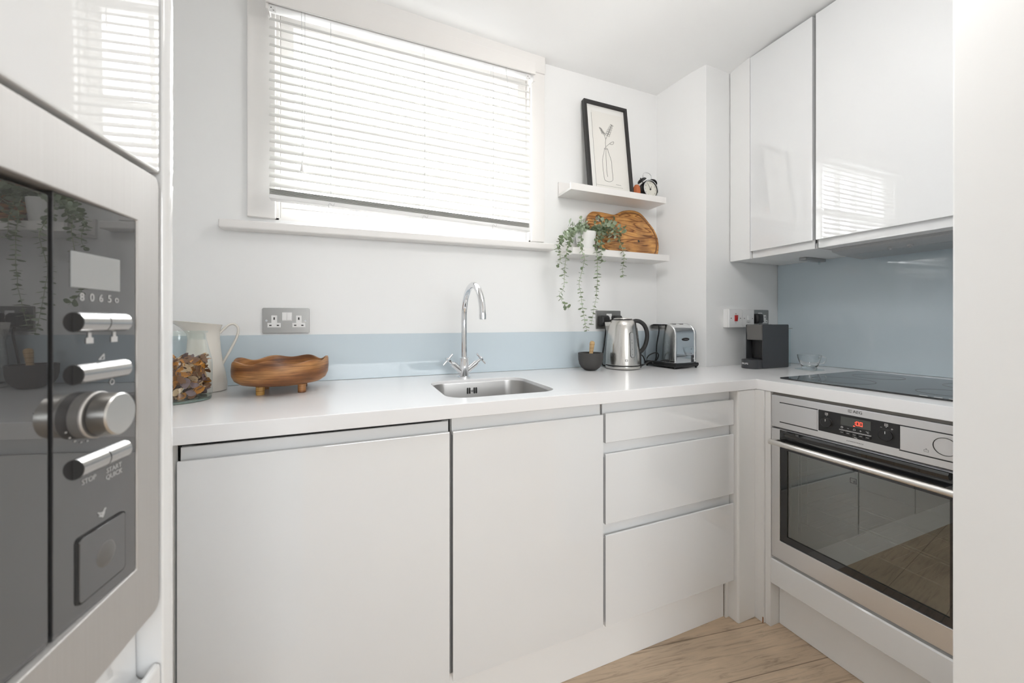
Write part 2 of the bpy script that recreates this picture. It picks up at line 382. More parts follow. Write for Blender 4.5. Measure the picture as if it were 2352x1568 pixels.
# architrave boards (trim)
mb = MB(); mb.box(-.343, WX0 + .004, 1.560, WY, 1.487, 2.35, .004); struct('trim_1', mb, M['trim'], 'white board down the left side of the window')
mb = MB(); mb.box(WX1 - .006, .803, 1.560, WY, 1.487, 2.315, .004); struct('trim_2', mb, M['trim'], 'white board down the right side of the window')
mb = MB(); mb.prism([(-.343, 2.25), (.803, 2.25), (.803, 2.33), (-.343, 2.375)], 'y', 1.552, WY, bev=.004); struct('trim_3', mb, M['trim'], 'white head board above the window blind')
mb = MB(); mb.prism([(-.416, 1.435), (.84, 1.449), (.84, 1.478), (-.416, 1.4645)], 'y', 1.526, WY, bev=.006, seg=3)
struct('trim_4', mb, M['trim'], 'long white window sill board below the blind')

# ------------------------------------------------------------------ venetian blind
bl = thing('venetian_blind', 'white slatted venetian blind lowered over the window', 'blind', (.22, 1.53, 1.52))
BX0, BX1 = -.268, .704
mb = MB(); mb.prism([(-.276, 2.190), (.722, 2.190), (.722, 2.244), (-.276, 2.262)], 'y', 1.486, 1.494, bev=.003)
mb.box(-.276, -.268, 1.494, 1.545, 2.172, 2.255, .001); mb.box(.714, .722, 1.494, 1.545, 2.165, 2.238, .001)
obj('valance', mb, M['trim'], bl)
mb = MB(); mb.box(BX0, BX1, 1.50, 1.54, 2.19, 2.225, .002); obj('headrail', mb, M['white_pl'], bl)
for xx in (BX0 + .001, BX1 - .022):
    mb = MB(); mb.box(xx, xx + .021, 1.497, 1.5, 2.168, 2.19, .001)
    mb.mi = 1; mb.box(xx + .005, xx + .008, 1.4964, 1.4972, 2.179, 2.182); mb.box(xx + .011, xx + .016, 1.4964, 1.4972, 2.1722, 2.1736)
    obj('bracket', mb, [M['white_pl'], M['black_ink']], bl)
def slat(zc, x0, x1, ang, tilt=0.):
    mb = MB(); w, th, n = .035, .0011, 6; ca, sa = math.cos(ang), math.sin(ang)
    def sec(x, dz):
        top, bot = [], []
        for k in range(n + 1):
            t = (k / n - .5) * w; c = .0022 * (1 - (2 * t / w) ** 2)
            # t<0 is the room-side edge (down), c bows the slat upward
            for lst, e in ((top, th / 2), (bot, -th / 2)):
                a, b = t, c + e
                lst.append(Vector((x, 1.521 + a * ca - b * sa, zc + dz + a * sa + b * ca)))
        return top + bot[::-1]
    mb.loft([sec(x0, 0), sec(x1, tilt)])
    return mb
for k in range(20):
    z = 2.158 - .0296 * k
    s = obj('slat', slat(z, BX0 + random.uniform(-.001, .001), BX1 + random.uniform(-.001, .001), math.radians(44.5 + random.uniform(-2.5, 2.5)), -.001 * k), M['slat'], bl, smooth=60)
for k in range(6):
    obj('slat', slat(1.5745 - .0032 * k, BX0, BX1, math.radians(2), -.024), M['slat'], bl, smooth=60)
mb = MB(); mb.prism([(BX0, 1.541), (BX1, 1.516), (BX1, 1.531), (BX0, 1.556)], 'y', 1.502, 1.54, bev=.003); obj('bottom_rail', mb, M['white_pl'], bl)
mb = MB()
for xx in (-.08, .25, .534):
    for yy in (1.5075, 1.5355): mb.tube([(xx, yy, 2.19), (xx + .002, yy, 1.85), (xx, yy, 1.55)], .0007, 5)
    for k in range(20):
        z = 2.151 - .0296 * k; mb.tube([(xx, 1.5075, z - .010), (xx + .004, 1.506, z - .006), (xx, 1.5075, z)], .0006, 4)
    zb = 1.552 - (xx + .27) * .0255
    mb.tube(smoothpath([(xx + .014, 1.500, zb), (xx + .009, 1.499, zb - .012), (xx - .001, 1.499, zb - .004), (xx - .006, 1.499, zb - .010), (xx - .003, 1.499, zb - .026)]), .0007, 5)
obj('ladder_cord', mb, M['grey_ink'], bl)
pc = MB(); pc.tube([(-.170, 1.497, 2.20), (-.168, 1.497, 1.9), (-.168, 1.497, 1.675)], .0009, 6); pc.tube([(-.160, 1.497, 2.20), (-.159, 1.497, 1.9), (-.165, 1.497, 1.70)], .0009, 6)
pco = obj('pull_cord', pc, M['grey_ink'], bl)
mb = MB(); mb.lathe([(.002, .03), (.0035, .024), (.0062, .004), (.0058, 0)][::-1], (-.168, 1.497, 1.642), 16); obj('cord_pull', mb, M['white_pl'], pco)
mb = MB(); mb.tube(smoothpath([(.588, 1.497, 2.197), (.590, 1.497, 2.165), (.597, 1.497, 2.12), (.597, 1.497, 2.10), (.602, 1.497, 2.075)]), .001, 6); mb.tube([(.597, 1.497, 2.10), (.596, 1.497, 2.066)], .001, 6); mb.box(.578, .598, 1.4955, 1.4985, 2.196, 2.2)
obj('tilt_cord', mb, M['grey_ink'], bl)

# ------------------------------------------------------------------ base units, back run
def jdoor(x0, x1, z0, zlip, ztop, y, th=.022):
    """door or drawer front with a scooped grip along its top; front face at y, facing -y"""
    p = [(y + .0015, z0), (y, z0 + .0015), (y, zlip - .004), (y + .0012, zlip - .001), (y + .004, zlip), (y + .006, zlip - .001), (y + .0068, zlip - .005)]
    for k in range(7):
        a = math.radians(180 + 90 * k / 6); p.append((y + .0128 + .006 * math.cos(a), zlip - .007 + .006 * math.sin(a)))
    p += [(y + .0165, zlip - .0115), (y + .0185, zlip - .008), (y + .0195, ztop - .001), (y + .0205, ztop), (y + th + .004, ztop), (y + th + .004, z0)]
    return MB().prism(p, 'x', x0, x1)
GY = 1.012
def unit(name, label, x0, x1, cat='cabinet'):
    t = thing(name, label, cat, ((x0 + x1) / 2, 1.3, .1))
    mb = MB(); mb.box(x0 - .002, x0 + .016, GY + .0305, 1.55, .155, .866); mb.box(x1 - .016, x1 + .002, GY + .0305, 1.55, .155, .866)
    mb.box(x0, x1, GY + .03, 1.55, .155, .172); mb.box(x0, x1, 1.53, 1.55, .155, .7)
    mb.mi = 1; mb.box(x0 + .016, x1 - .016, GY + .06, GY + .064, .17, .72)
    obj('carcass', mb, [M['carc'], M['gap']], t)
    return t
u1 = unit('base_cabinet', 'wide white gloss base cabinet below the wooden bowl, left of the sink cabinet', -.346, .236)
obj('door', jdoor(-.346, .235, .152, .829, .8535, GY), M['door'], u1)
mb = MB(); mb.box(-.3485, .2425, GY + .0285, GY + .06, .854, .8678); mb.box(.2385, .2425, GY + .0285, GY + .06, .155, .8539); mb.box(-.3515, -.3485, GY + .0285, GY + .06, .155, .8678); obj('gap_shade_strip', mb, M['gap'], u1)  # black strips standing in for the shade in the gaps round this door
u2 = unit('base_cabinet', 'white gloss base cabinet directly under the sink', .245, .729)
obj('door', jdoor(.2445, .7285, .155, .829, .866, GY), M['door'], u2)
u3 = unit('drawer_unit', 'white gloss three-drawer unit left of the oven corner', .738, 1.316, 'drawers')
for z0, zl, zt in ((.7375, .832, .866), (.4785, .7025, .7365), (.153, .4435, .4775)):
    obj('drawer', jdoor(.738, 1.316, z0, zl, zt, GY), M['door'], u3)
mb = MB(); mb.box(-.9, -.3515, GY - .006, GY + .022, 0, .866, .001); tag(obj('filler_panel', mb, M['carc']), 'plain white end panel left of the wide base cabinet', 'panel')
# plinths and corner posts
mb = MB(); mb.box(-.36, 1.302, 1.044, 1.062, 0, .152, .001); tag(obj('plinth', mb, M['plinth']), 'white kickboard under the back-wall cabinets and drawers', 'kickboard')
mb = MB(); mb.prism([(1.3185, 1.0), (1.324, .9955), (1.41, .9955), (1.41, 1.04), (1.3185, 1.04)], 'z', 0, .867, bev=.003)
mb.box(1.304, 1.3184, 1.036, 1.0435, 0, .15)
tag(obj('corner_post', mb, M['carc']), 'white upright corner post between the drawers and the oven housing', 'post')
mb = MB(); mb.box(1.41, 1.43, .9635, 1.03, 0.0, .867, .0015); mb.mi = 1; mb.box(1.4085, 1.41, .9635, .967, 0, .022)
tag(obj('corner_filler', mb, [M['carc'], mat('bare_chipboard', (.33, .13, .05), .8)]), 'narrow white filler strip with chipped bare foot beside the oven side panel', 'panel')
# oven housing on the right run
hs = thing('oven_housing', 'white housing cabinet around the built-in oven', 'cabinet', (1.75, .68, 0))
mb = MB(); mb.box(1.418, 2.0, .9425, .963, 0, .867, .0015); obj('side_panel', mb, M['carc'], hs)
mb = MB(); mb.box(1.418, 2.0, .342, .4325, 0, .867, .0015); obj('side_panel', mb, M['carc'], hs)
mb = MB(); mb.prism([(1.42, .164), (1.4215, .1625), (1.44, .1625), (1.44, .2545), (1.424, .2545), (1.42, .2505)], 'y', .434, .9425); obj('drawer_front', mb, M['door'], hs)
mb = MB(); mb.box(1.44, 2.0, .4335, .9415, .235, .2615); obj('oven_shelf', mb, M['carc'], hs)
mb = MB(); mb.box(1.465, 1.483, .434, .9415, .001, .165, .001); tag(obj('plinth', mb, M['plinth']), 'white kickboard below the oven', 'kickboard')

# ------------------------------------------------------------------ worktop, sink, splashbacks
SX0, SX1, SY0, SY1 = .247, .604, 1.068, 1.403
mb = MB()
mb.prism([(-.895, .993), (1.413, .993), (1.413, .342), (RX - .002, .342), (RX - .002, 1.377), (1.579, 1.358), (1.474, 1.575), (-.895, 1.575)], 'z', .868, T, holes=[rrect(SX0, SX1, SY0, SY1, .062)], bev=.0022)
tag(obj('worktop', mb, M['top'], smooth=30), 'L-shaped polished white worktop running under window and along oven', 'worktop')
sk = thing('sink', 'square stainless steel undermount sink bowl below the tap', 'sink', (.425, 1.235, .73))
mb = MB()
def ringz(d, r, z): return [Vector((p[0], p[1], z)) for p in rrect(SX0 + d, SX1 - d, SY0 + d, SY1 - d, r)]
mb.loft([ringz(.0008, .0612, .895), ringz(.0016, .0605, .893), ringz(.006, .058, .78), ringz(.012, .055, .752), ringz(.028, .05, .741), ringz(.06, .04, .738)], False, True)
obj('bowl', mb, M['steel'], sk, recalc=False)
mb = MB()
for xx in (.394, .402, .420, .428): mb.prism(rrect(xx - .0028, xx + .0028, .852, .875, .0026, 4), 'y', 1.3975, 1.4005)
obj('overflow_slot', mb, M['gap'], sk)
mb = MB(); mb.cyl((.411, 1.399, .8635), (.411, 1.3955, .8635), .0042); mb.box(.4075, .4145, 1.3945, 1.396, .8627, .8643); obj('screw', mb, M['chrome'], sk)
mb = MB(); mb.lathe([(.043, 0), (.043, .002), (.035, .003), (.02, .001)], (.425, 1.235, .7385), 28); obj('drain', mb, M['chrome'], sk)
mb = MB(); mb.prism([(-.893, T + .001), (1.471, T + .001), (1.471, 1.0775), (-.893, 1.0775)], 'y', 1.5715, WY - .0008, bev=.0006)
tag(obj('splashback', mb, M['splash']), 'low pale blue glass strip along the wall behind the sink', 'splashback')
mb = MB(); mb.prism([(.34, T + .001), (1.3765, T + .001), (1.3765, 1.4285), (.34, 1.4285)], 'x', RX - .0065, RX - .0008, bev=.0006)
tag(obj('splashback', mb, M['splash']), 'tall blue-grey glass panel on the wall behind the hob', 'splashback')
# hob
hb = thing('hob', 'frameless black glass hob set in the worktop above the oven', 'hob', (1.76, .69, T))
mb = MB(); mb.prism(rrect(1.505, 2.02, .412, .967, .006, 3), 'z', T + .0004, T + .0055, bev=.0012); obj('glass_top', mb, M['black_glass'], hb)
for (x, y, r) in ((1.64, .83, .09), (1.87, .83, .075), (1.64, .56, .07), (1.87, .56, .09)):
    mb = MB(); mb.lathe([(r, 0), (r, .00025), (r - .0012, .00025), (r - .0012, 0)], (x, y, T + .0056), 48, cap0=False, cap1=False)
    obj('zone_marking', mb, M['grey_head'], hb)
for k in range(4): obj('touch_mark', MB().box(1.512, 1.516, .47 + .03 * k, .487 + .03 * k, T + .0055, T + .0059), M['white_ink'], hb)

# ------------------------------------------------------------------ tap
tp = thing('kitchen_tap', 'chrome swan-neck mixer tap with two cross handles behind sink', 'tap', (.396, 1.459, T))
tx, ty = .396, 1.459
mb = MB(); mb.lathe([(.0248, 0), (.0248, .004), (.023, .006), (.0195, .007), (.0195, .076), (.0185, .078), (.0125, .0785)], (tx, ty, T), 36); obj('body', mb, M['chrome'], tp)
path = [(tx, ty, .975), (tx, ty, 1.05), (tx, ty, 1.12)] + [(tx + .006 * k / 18, ty - .109 + .109 * math.cos(PI * k / 18), 1.149 + .109 * math.sin(PI * k / 18)) for k in range(19)]
mb = MB(); mb.tube(path, .0115, 24); spt = obj('spout', mb, M['chrome'], tp)
mb = MB(); mb.tube([(tx + .006, ty - .218, 1.150), (tx + .006, ty - .218, 1.133)], .0122, 24); mb.mi = 1; mb.tube([(tx + .006, ty - .218, 1.1335), (tx + .006, ty - .218, 1.1325)], .0095, 20)
obj('aerator', mb, [M['chrome'], M['gap']], spt)
for s in (-1, 1):
    d = Vector((s * .074, -.012, .064)).normalized(); o0 = Vector((tx, ty, .922))
    mb = MB(); mb.tube([o0, o0 + d * .062], .0118, 24); mb.tube([o0 + d * .043, o0 + d * .045], .0121, 24); mb.tube([o0 + d * .062, o0 + d * .066], .0105, 24); mb.tube([o0 + d * .066, o0 + d * .094], .0062, 20)
    v = obj('valve', mb, M['chrome'], tp)
    c = o0 + d * .088; a = Vector((s * .064, 0, -.074)).normalized(); b = d.cross(a)
    mb = MB()
    for q in (a, b): mb.tube([c - q * .027, c + q * .027], .0042, 14)
    mb.ball(c, .0085); obj('cross_handle', mb, M['chrome'], v)

# ------------------------------------------------------------------ oven
ov = thing('oven', 'stainless steel built-in electric oven with red clock display', 'oven', (1.5, .69, .262))
W_ = .507
def R(mb): return mb.xf(M_R)
def add(name, mb, m, parent=ov, **k): return obj(name, mb.xf(M_R), m, parent, **k)
mb = MB(); mb.box(.004, W_ - .004, .028, .45, .263, .858); 
mb = MB()
# cavity: five walls behind the window
mb.box(.045, W_ - .045, .43, .435, .30, .70); mb.box(.045, .05, .03, .43, .30, .70); mb.box(W_ - .05, W_ - .045, .03, .43, .30, .70)
mb.box(.045, W_ - .045, .03, .43, .295, .30); mb.box(.045, W_ - .045, .03, .43, .70, .705)
add('cavity', mb, M['cavity'])
mb = MB(); mb.box(0, W_, .02, .04, .738, .857); mb.box(.0, .04, .024, .45, .264, .85); mb.box(W_ - .04, W_, .024, .45, .264, .85); mb.box(.0, W_, .44, .45, .264, .85); add('housing', mb, M['oven_steel'])
for z in (.405, .475, .545):
    mb = MB()
    for yy in (.06, .2, .4): mb.tube([(.054, yy, z), (W_ - .054, yy, z)], .0016, 8)
    for k in range(1, 14): mb.tube([(.054 + k * (W_ - .108) / 14, .06, z + .0016), (.054 + k * (W_ - .108) / 14, .4, z + .0016)], .0009, 6)
    if z != .545: add('wire_rack', mb, M['wire'])
    else: mb.bm.free()
for xx in (.056, W_ - .056):
    mb = MB()
    for yy in (.06, .075, .11): mb.tube([(xx, yy, .36), (xx, yy, .64)], .0014, 6)
    for z in (.38, .42, .46, .50, .54, .58, .62): mb.tube([(xx, .06, z), (xx, .4, z)], .0012, 6)
    add('shelf_rail', mb, M['wire'])
mb = MB(); mb.box(.0, W_, .010, .03, .8572, .8678); add('vent_trim', mb, mat('vent_grey', (.22, .205, .19), .5))
# control panel
mb = MB()
mb.box(0, W_, 0, .022, .742, .857, .0015)
cp = add('control_panel', mb, M['oven_steel'])
mb = MB(); mb.box(.154, .359, -.0008, .002, .7655, .8345, .0004)
for a, b_ in ((.029, .152), (.357, .478)):
    mb.box(a, b_, -.0008, .002, .8315, .8345); mb.box(a, b_, -.0008, .002, .7615, .7645)
add('display_fascia', mb, M['black'], cp)
mb = MB(); mb.box(.029, .1505, -.0022, .001, .7655, .8305, .0006); add('flap', mb, M['oven_steel'], cp)
mb = MB(); mb.box(.3605, .478, -.0022, .001, .7655, .8305, .0006); add('flap', mb, M['oven_steel'], cp)
mb = MB(); mb.lathe([(.0235, 0), (.0235, .0012), (.0222, .0012), (.0222, 0)], (.449, -.0034, .799), 48, (0, 1, 0), False, False); add('push_button', mb, M['black'], cp)
for x, r in ((.178, .0155), (.329, .0165)):
    mb = MB(); mb.lathe([(r, 0), (r, .006), (r - .0012, .0075), (0.001, .0075)], (x, -.0006, .797), 36, (0, -1, 0)); mb.mi = 1; mb.box(x - .0006, x + .0006, -.0088, -.008, .801, .8085)
    mb.mi = 2; mb.lathe([(r + .0006, 0), (r + .0006, .0006), (r + .0000, .0006)], (x, -.0007, .797), 36, (0, -1, 0), False, False)
    add('knob', mb, [M['black'], M['white_ink'], M['grey_head']], cp)
mb = MB(); mb.box(.217, .2935, -.0016, 0, .7995, .827, .0003)
dp = add('display', mb, M['oven_lcd'], cp)
mb = MB()
def seg7(x, z, w, h, t, on):
    y0, y1 = -.0024, -.0016
    S = {'a': (x, x + w, z + h - t, z + h), 'd': (x, x + w, z, z + t), 'g': (x, x + w, z + h / 2 - t / 2, z + h / 2 + t / 2),
         'f': (x, x + t, z + h / 2 + t * .6, z + h - t * .6), 'b': (x + w - t, x + w, z + h / 2 + t * .6, z + h - t * .6), 'e': (x, x + t, z + t * .6, z + h / 2 - t * .6), 'c': (x + w - t, x + w, z + t * .6, z + h / 2 - t * .6)}
    for k in on: a = S[k]; mb.box(a[0], a[1], y0, y1, a[2], a[3])
seg7(.2575, .8065, .0068, .0125, .0012, 'abcdef'); seg7(.2665, .8065, .0068, .0125, .0012, 'abcdef')
mb.box(.2545, .256, -.0024, -.0016, .8095, .811); mb.box(.2545, .256, -.0024, -.0016, .8145, .816); mb.box(.2505, .2545, -.0024, -.0016, .8025, .8045)
add('digits', mb, M['red_led'], dp)
for k in range(5):
    mb = MB(); xa = .2135 + .0163 * k; mb.box(xa, xa + .0148, -.0032, .0, .7725, .7815, .0005); mb.mi = 1; mb.box(xa + .004, xa + .0108, -.0036, -.0031, .7765, .7775); add('button', mb, [M['black'], M['grey_ink']], cp)
# printed marks on the black fascia
y = -.0012; e = .00025
def osym(mb, name='symbol', m='white_ink'): add(name, mb, M[m], cp)
osym(MB().box(.213, .295, y - e, y, .7845, .7852)); osym(MB().box(.213, .295, y - e, y, .7828, .7833))
osym(MB().lathe([(.003, 0), (.003, e), (.0022, e), (.0022, 0)], (.2205, y, .7925), 16, (0, -1, 0), False, False).box(.2202, .2207, y - e, y, .7925, .7945))
osym(MB().box(.2345, .239, y - e, y, .7918, .7924))
osym(MB().tube([(.2495, y, .7905), (.2505, y, .7945), (.2525, y, .7955), (.2545, y, .7945), (.2555, y, .7905), (.2495, y, .7905)], .0003, 4))
osym(MB().box(.266, .271, y - e, y, .7918, .7924).box(.2682, .2688, y - e, y, .7896, .7946))
osym(MB().text('°C', .0075, (.285, y, .792), (1, 0, 0), (0, 0, 1), .0001))
for x, zz in ((.178, .821), (.329, .8225)):
    mb = MB(); mb.prism([(x - .004, zz), (x + .004, zz), (x + .004, zz + .007), (x - .004, zz + .007)], 'y', y - e, y, holes=[[(x - .0034, zz + .0006), (x + .0034, zz + .0006), (x + .0034, zz + .0064), (x - .0034, zz + .0064)]])
    mb.lathe([(.0018, 0), (.0018, e), (.0012, e), (.0012, 0)], (x, y, zz + .0035), 14, (0, -1, 0), False, False); osym(mb)
    osym(MB().box(x - .0015, x + .0015, y - e, y, zz - .003, zz - .0022))
osym(MB().box(.3155, .3195, y - e, y, .817, .8176)); osym(MB().box(.3395, .3445, y - e, y, .8165, .8171).box(.3417, .3423, y - e, y, .8143, .8193))
osym(MB().text('° Max', .005, (.2545, y, .7688), (1, 0, 0), (0, 0, 1), .0001))
y = -.0002
osym(MB().text('AEG', .0125, (.2605, y, .8468), (1, 0, 0), (0, 0, 1), .0003), 'lettering', 'black_ink')
mb = MB()
for a, b_, c_, d_ in ((.2365, .2455, .8505, .8512), (.2365, .2372, .8425, .8512), (.2365, .2455, .8425, .8432), (.2415, .2455, .8465, .8472)): mb.box(a, b_, y - .0003, y, c_, d_)
mb.tube([(.2452, y, .8498), (.241, y, .8508), (.2388, y, .8468), (.241, y, .8432), (.2452, y, .844)], .0005, 4); osym(mb, 'emblem', 'black_ink')
osym(MB().text('C O M P E T E N C E', .0048, (.2535, y, .7535), (1, 0, 0), (0, 0, 1), .0002), 'lettering', 'black_ink')
y = -.0024
osym(MB().tube([(.4085, y, .7785), (.4085, y, .7755), (.4175, y, .7755), (.4175, y, .7805), (.4085, y, .7805), (.4085, y, .7785)], .0003, 4).box(.4127, .4133, y - .0003, y, .7815, .7838).box(.4115, .4145, y - .0003, y, .7828, .7834), 'symbol', 'black_ink')
# door
dr = thing('door', '', '', (0, 0, 0)); bpy.data.objects.remove(dr)
mb = MB(); mb.prism([(0, .2665), (W_, .2665), (W_, .7365), (0, .7365)], 'y', .0, .024, holes=[[(.029, .333), (W_ - .029, .333), (W_ - .029, .7345), (.029, .7345)]], bev=.001)
dr = add('door', mb, M['oven_steel'])
mb = MB(); mb.prism([(.029, .333), (W_ - .029, .333), (W_ - .029, .7345), (.029, .7345)], 'y', .004, .007, holes=[[(.052, .357), (W_ - .052, .357), (W_ - .052, .664), (.052, .664)]]); 
mb.prism([(-.012, .728), (-.004, .716), (.012, .712), (.012, .724), (.002, .728), (-.006, .7345)], 'x', .05, W_ - .05)
add('glass_border', mb, M['black_glass'], dr)
mb = MB(); mb.box(.05, W_ - .05, .0075, .0095, .355, .666); add('window_glass', mb, M['oven_win'], dr)
mb = MB(); y = .0068
for a, b_, c_, d_ in ((.238, .254, .6235, .6242), (.238, .254, .6385, .6392), (.238, .2387, .6235, .6392), (.2535, .2542, .6235, .6392)): mb.box(a, b_, y, y + .0006, c_, d_)
add('etched_symbol', mb, M['black_m'], dr)
add('etched_symbol', MB().tube([(.2475, y, .6255), (.2475, y, .632), (.2495, y, .6335), (.2505, y, .6265)], .0004, 4), M['black_m'], dr)
mb = MB(); mb.tube([(.012, -.030, .6915), (.475, -.030, .6915)], .0094, 20)
for x in (.022, .462): mb.box(x - .007, x + .007, -.028, .004, .684, .700, .002)
add('handle', mb, M['bar_steel'], dr)

# ------------------------------------------------------------------ wall cabinets, hood, light
def wall_unit(name, label, y0, y1, zb=1.4285):
    t = thing(name, label, 'cabinet', (1.95, (y0 + y1) / 2, zb))
    mb = MB(); mb.box(1.776, RX - .001, y0, y1, zb, 2.38)
    mb.mi = 1; mb.box(1.770, 1.776, y0 + .001, y1 - .001, 1.45, 2.379)
    obj('carcass', mb, [M['carc'], M['gap']], t)
    # door with a grip rebate along its lower edge
    p = [(1.745, 2.3835), (1.7685, 2.3835), (1.7685, 1.4285), (1.763, 1.4275), (1.7625, 1.4295), (1.7615, 1.462), (1.7588, 1.4665), (1.7545, 1.4665), (1.7525, 1.4622), (1.7495, 1.4593), (1.746, 1.4598), (1.745, 1.462)]
    obj('door', MB().prism(p, 'y', y0 + .0015, y1 - .0015), M['door'], t); return t
wall_unit('wall_cabinet', 'narrower white gloss wall cabinet next to the corner filler', .9875, 1.2575)
wall_unit('wall_cabinet', 'wider white gloss wall cabinet above the hob, reflecting the blind', .36, .977)
mb = MB(); mb.box(1.745, 1.765, 1.2585, 1.3615, 1.4255, 2.388, .0008); mb.box(1.765, RX - .001, 1.2585, 1.361, 1.4285, 2.38); tag(obj('filler_panel', mb, M['carc']), 'tall plain white filler between pier and wall cabinets', 'panel')
hd = thing('cooker_hood', 'grey built-in extractor hood under the wider wall cabinet', 'hood', (1.95, .67, 1.40))
mb = MB(); mb.prism([(1.845, 1.428), (1.842, 1.421), (1.85, 1.414), (1.9, 1.405), (2.06, 1.398), (2.075, 1.402), (2.075, 1.428)], 'y', .40, .972, bev=.002); obj('body', mb, M['hood_grey'], hd)
mb = MB(); mb.prism([(1.915, 1.4035), (2.045, 1.397), (2.046, 1.3985), (1.915, 1.405)], 'y', .45, .93); obj('grease_filter', mb, M['lamp_grey'], hd)
mb = MB(); mb.box(1.838, 1.846, .40, .972, 1.4225, 1.4285, .001); obj('front_trim', mb, M['lamp_grey'], hd)
for yy in (.80, .745, .62):
    mb = MB(); mb.lathe([(.009, 0), (.008, .006), (.0045, .007), (.004, .012)], (1.885 + (.9 - yy) * .02, yy, 1.4085), 18, (0, 0, -1)); obj('control_knob', mb, M['hood_grey'], hd)
mb = MB(); mb.box(2.0, 2.04, .966, .978, 1.404, 1.416, .002); obj('clip', mb, M['hood_dark'], hd)
lt = thing('cabinet_light', 'slim grey strip light under the narrower wall cabinet', 'light', (2.03, 1.15, 1.414))
mb = MB(); mb.box(1.955, 2.11, 1.135, 1.165, 1.414, 1.4275, .002); obj('body', mb, M['lamp_grey'], lt)
mb = MB(); mb.lathe([(.0015, 0), (.0045, -.006), (.0045, -.014), (.001, -.016)], (2.06, 1.137, 1.414), 14); obj('pull_switch', mb, M['tank'], lt)

# ------------------------------------------------------------------ tall unit and microwave (beside the camera)
tw = thing('tall_cabinet', 'tall white gloss cabinet housing the microwave on the left', 'cabinet', (-.45, .17, 0))
def addT(name, mb, m, parent, **k): return obj(name, mb.xf(M_T), m, parent, **k)
mb = MB(); mb.prism([(.0035, -.001), (.012, -.0035), (.02, -.0015), (.0245, .006), (.0245, .6), (.0035, .6)], 'z', 0.0, 2.36, bev=.0015, seg=3); addT('end_panel', mb, M['door'], tw)
mb = MB(); mb.box(-.59, -.572, .02, .6, .0, 2.36); mb.box(-.572, .003, .55, .57, .1, 2.36); mb.box(-.572, .003, .024, .55, .835, .848); mb.box(-.572, .003, .024, .55, 1.264, 1.28); addT('carcass', mb, M['carc'], tw)
mb = MB(); mb.box(-.595, .001, 0, .02, 1.2655, 1.4325, .0025); addT('door', mb, M['door'], tw)
mb = MB(); mb.box(-.595, .001, 0, .02, 1.436, 2.355, .0025); addT('door', mb, M['door'], tw)
addT('door', jdoor(-.595, .001, .12, .797, .842, 0.0), M['door'], tw)
mb = MB(); mb.box(-.59, .002, .06, .08, 0, .115); addT('kickboard', mb, M['plinth'], tw)
mw = thing('microwave_oven', 'built-in microwave in pale steel frame, dark glass, silver dial', 'microwave', (-.3, .2, .851))
def addM(name, mb, m, parent=mw, **k): return obj(name, mb.xf(M_T), m, parent, **k)
PX = -.0325; D2 = Vector((math.sin(math.radians(8.6)), math.cos(math.radians(8.6))))
PV = Vector(C0) + D * PX
M_G = Matrix(((D2.x, -D2.y, 0, PV.x), (D2.y, D2.x, 0, PV.y), (0, 0, 1, 0), (0, 0, 0, 1)))   # glass front, a touch recessed towards its hinge
def gx(x): return (x - PX) * .936
def addG(name, mb, m, parent=mw, **k): return obj(name, mb.xf(M_G), m, parent, **k)
mb = MB(); mb.prism(rrect(-.594, -.0005, .8515, 1.2605, .008, 4), 'y', .0, .045, holes=[[(-.560, .9075), (-.0325, .9075), (-.0325, 1.2125), (-.560, 1.2125)]], bev=.0012); addM('frame', mb, M['steel_l'])
mb = MB(); mb.box(-.556, -.036, .055, .42, .905, 1.215); addM('casing', mb, M['black_m'])
mb = MB(); mb.box(gx(-.1165), gx(-.0335), .001, .014, .902, 1.217, .0006); pn = addG('control_panel', mb, M['mw_glass'])
mb = MB(); mb.prism(rrect(-.50, gx(-.1205), .9085, 1.2085, .002, 2), 'y', .0005, .014, bev=.0008); addG('door', mb, M['mw_glass'])
mb = MB(); mb.box(-.50, gx(-.034), .0145, .016, .90, 1.22); addG('door_seal', mb, M['gap'])
mb = MB(); mb.box(gx(-.102), gx(-.0535), .0002, .0015, 1.1485, 1.1745, .0003); addG('display', mb, M['lcd'], pn)
def pill(xa, xb, z):
    mb = MB(); n = 10
    p = [(.001, z - .0072)] + [(.001 - .006 * math.sin(PI * k / n), z - .0072 * math.cos(PI * k / n)) for k in range(1, n)] + [(.001, z + .0072)]
    mb.prism(p, 'x', xa, xb)
    mb.mi = 1; mb.prism(p, 'x', xa - .0012, xa - .0001)
    addG('button', mb, [M['button_steel'], M['gap']], pn)
for z, pair in ((1.1235, 1), (1.0855, 0), (1.0175, 1)):
    if pair: pill(gx(-.0985), gx(-.0722), z); pill(gx(-.0712), gx(-.0478), z)
    else: pill(gx(-.0985), gx(-.0478), z)
KX, KZ = gx(-.0875), 1.0545
mb = MB(); mb.lathe([(.0170, 0), (.0170, .0075), (.0165, .0082), (.0152, .0082)], (KX, .001, KZ), 48, (0, -1, 0)); mb.mi = 1; mb.lathe([(.0172, .0064), (.0172, .0074), (.0165, .0082)], (KX, .001, KZ), 48, (0, -1, 0), False, False)
kb = addG('dial', mb, [M['grey_head'], M['steel_l']], pn)
mb = MB(); mb.lathe([(.0150, .0095), (.0156, .0105), (.0156, .0205), (.0146, .0215), (.0005, .0215)], (KX, .001, KZ), 48, (0, -1, 0)); addG('dial_cap', mb, M['dial_steel'], kb)
ox0, ox1 = gx(-.0965), gx(-.0490)
mb = MB(); mb.prism(rrect(ox0, ox1, .9185, .9655, .003, 4), 'y', -.0008, .002, bev=.0006); bt = addG('open_button', mb, M['mw_glass'], pn)
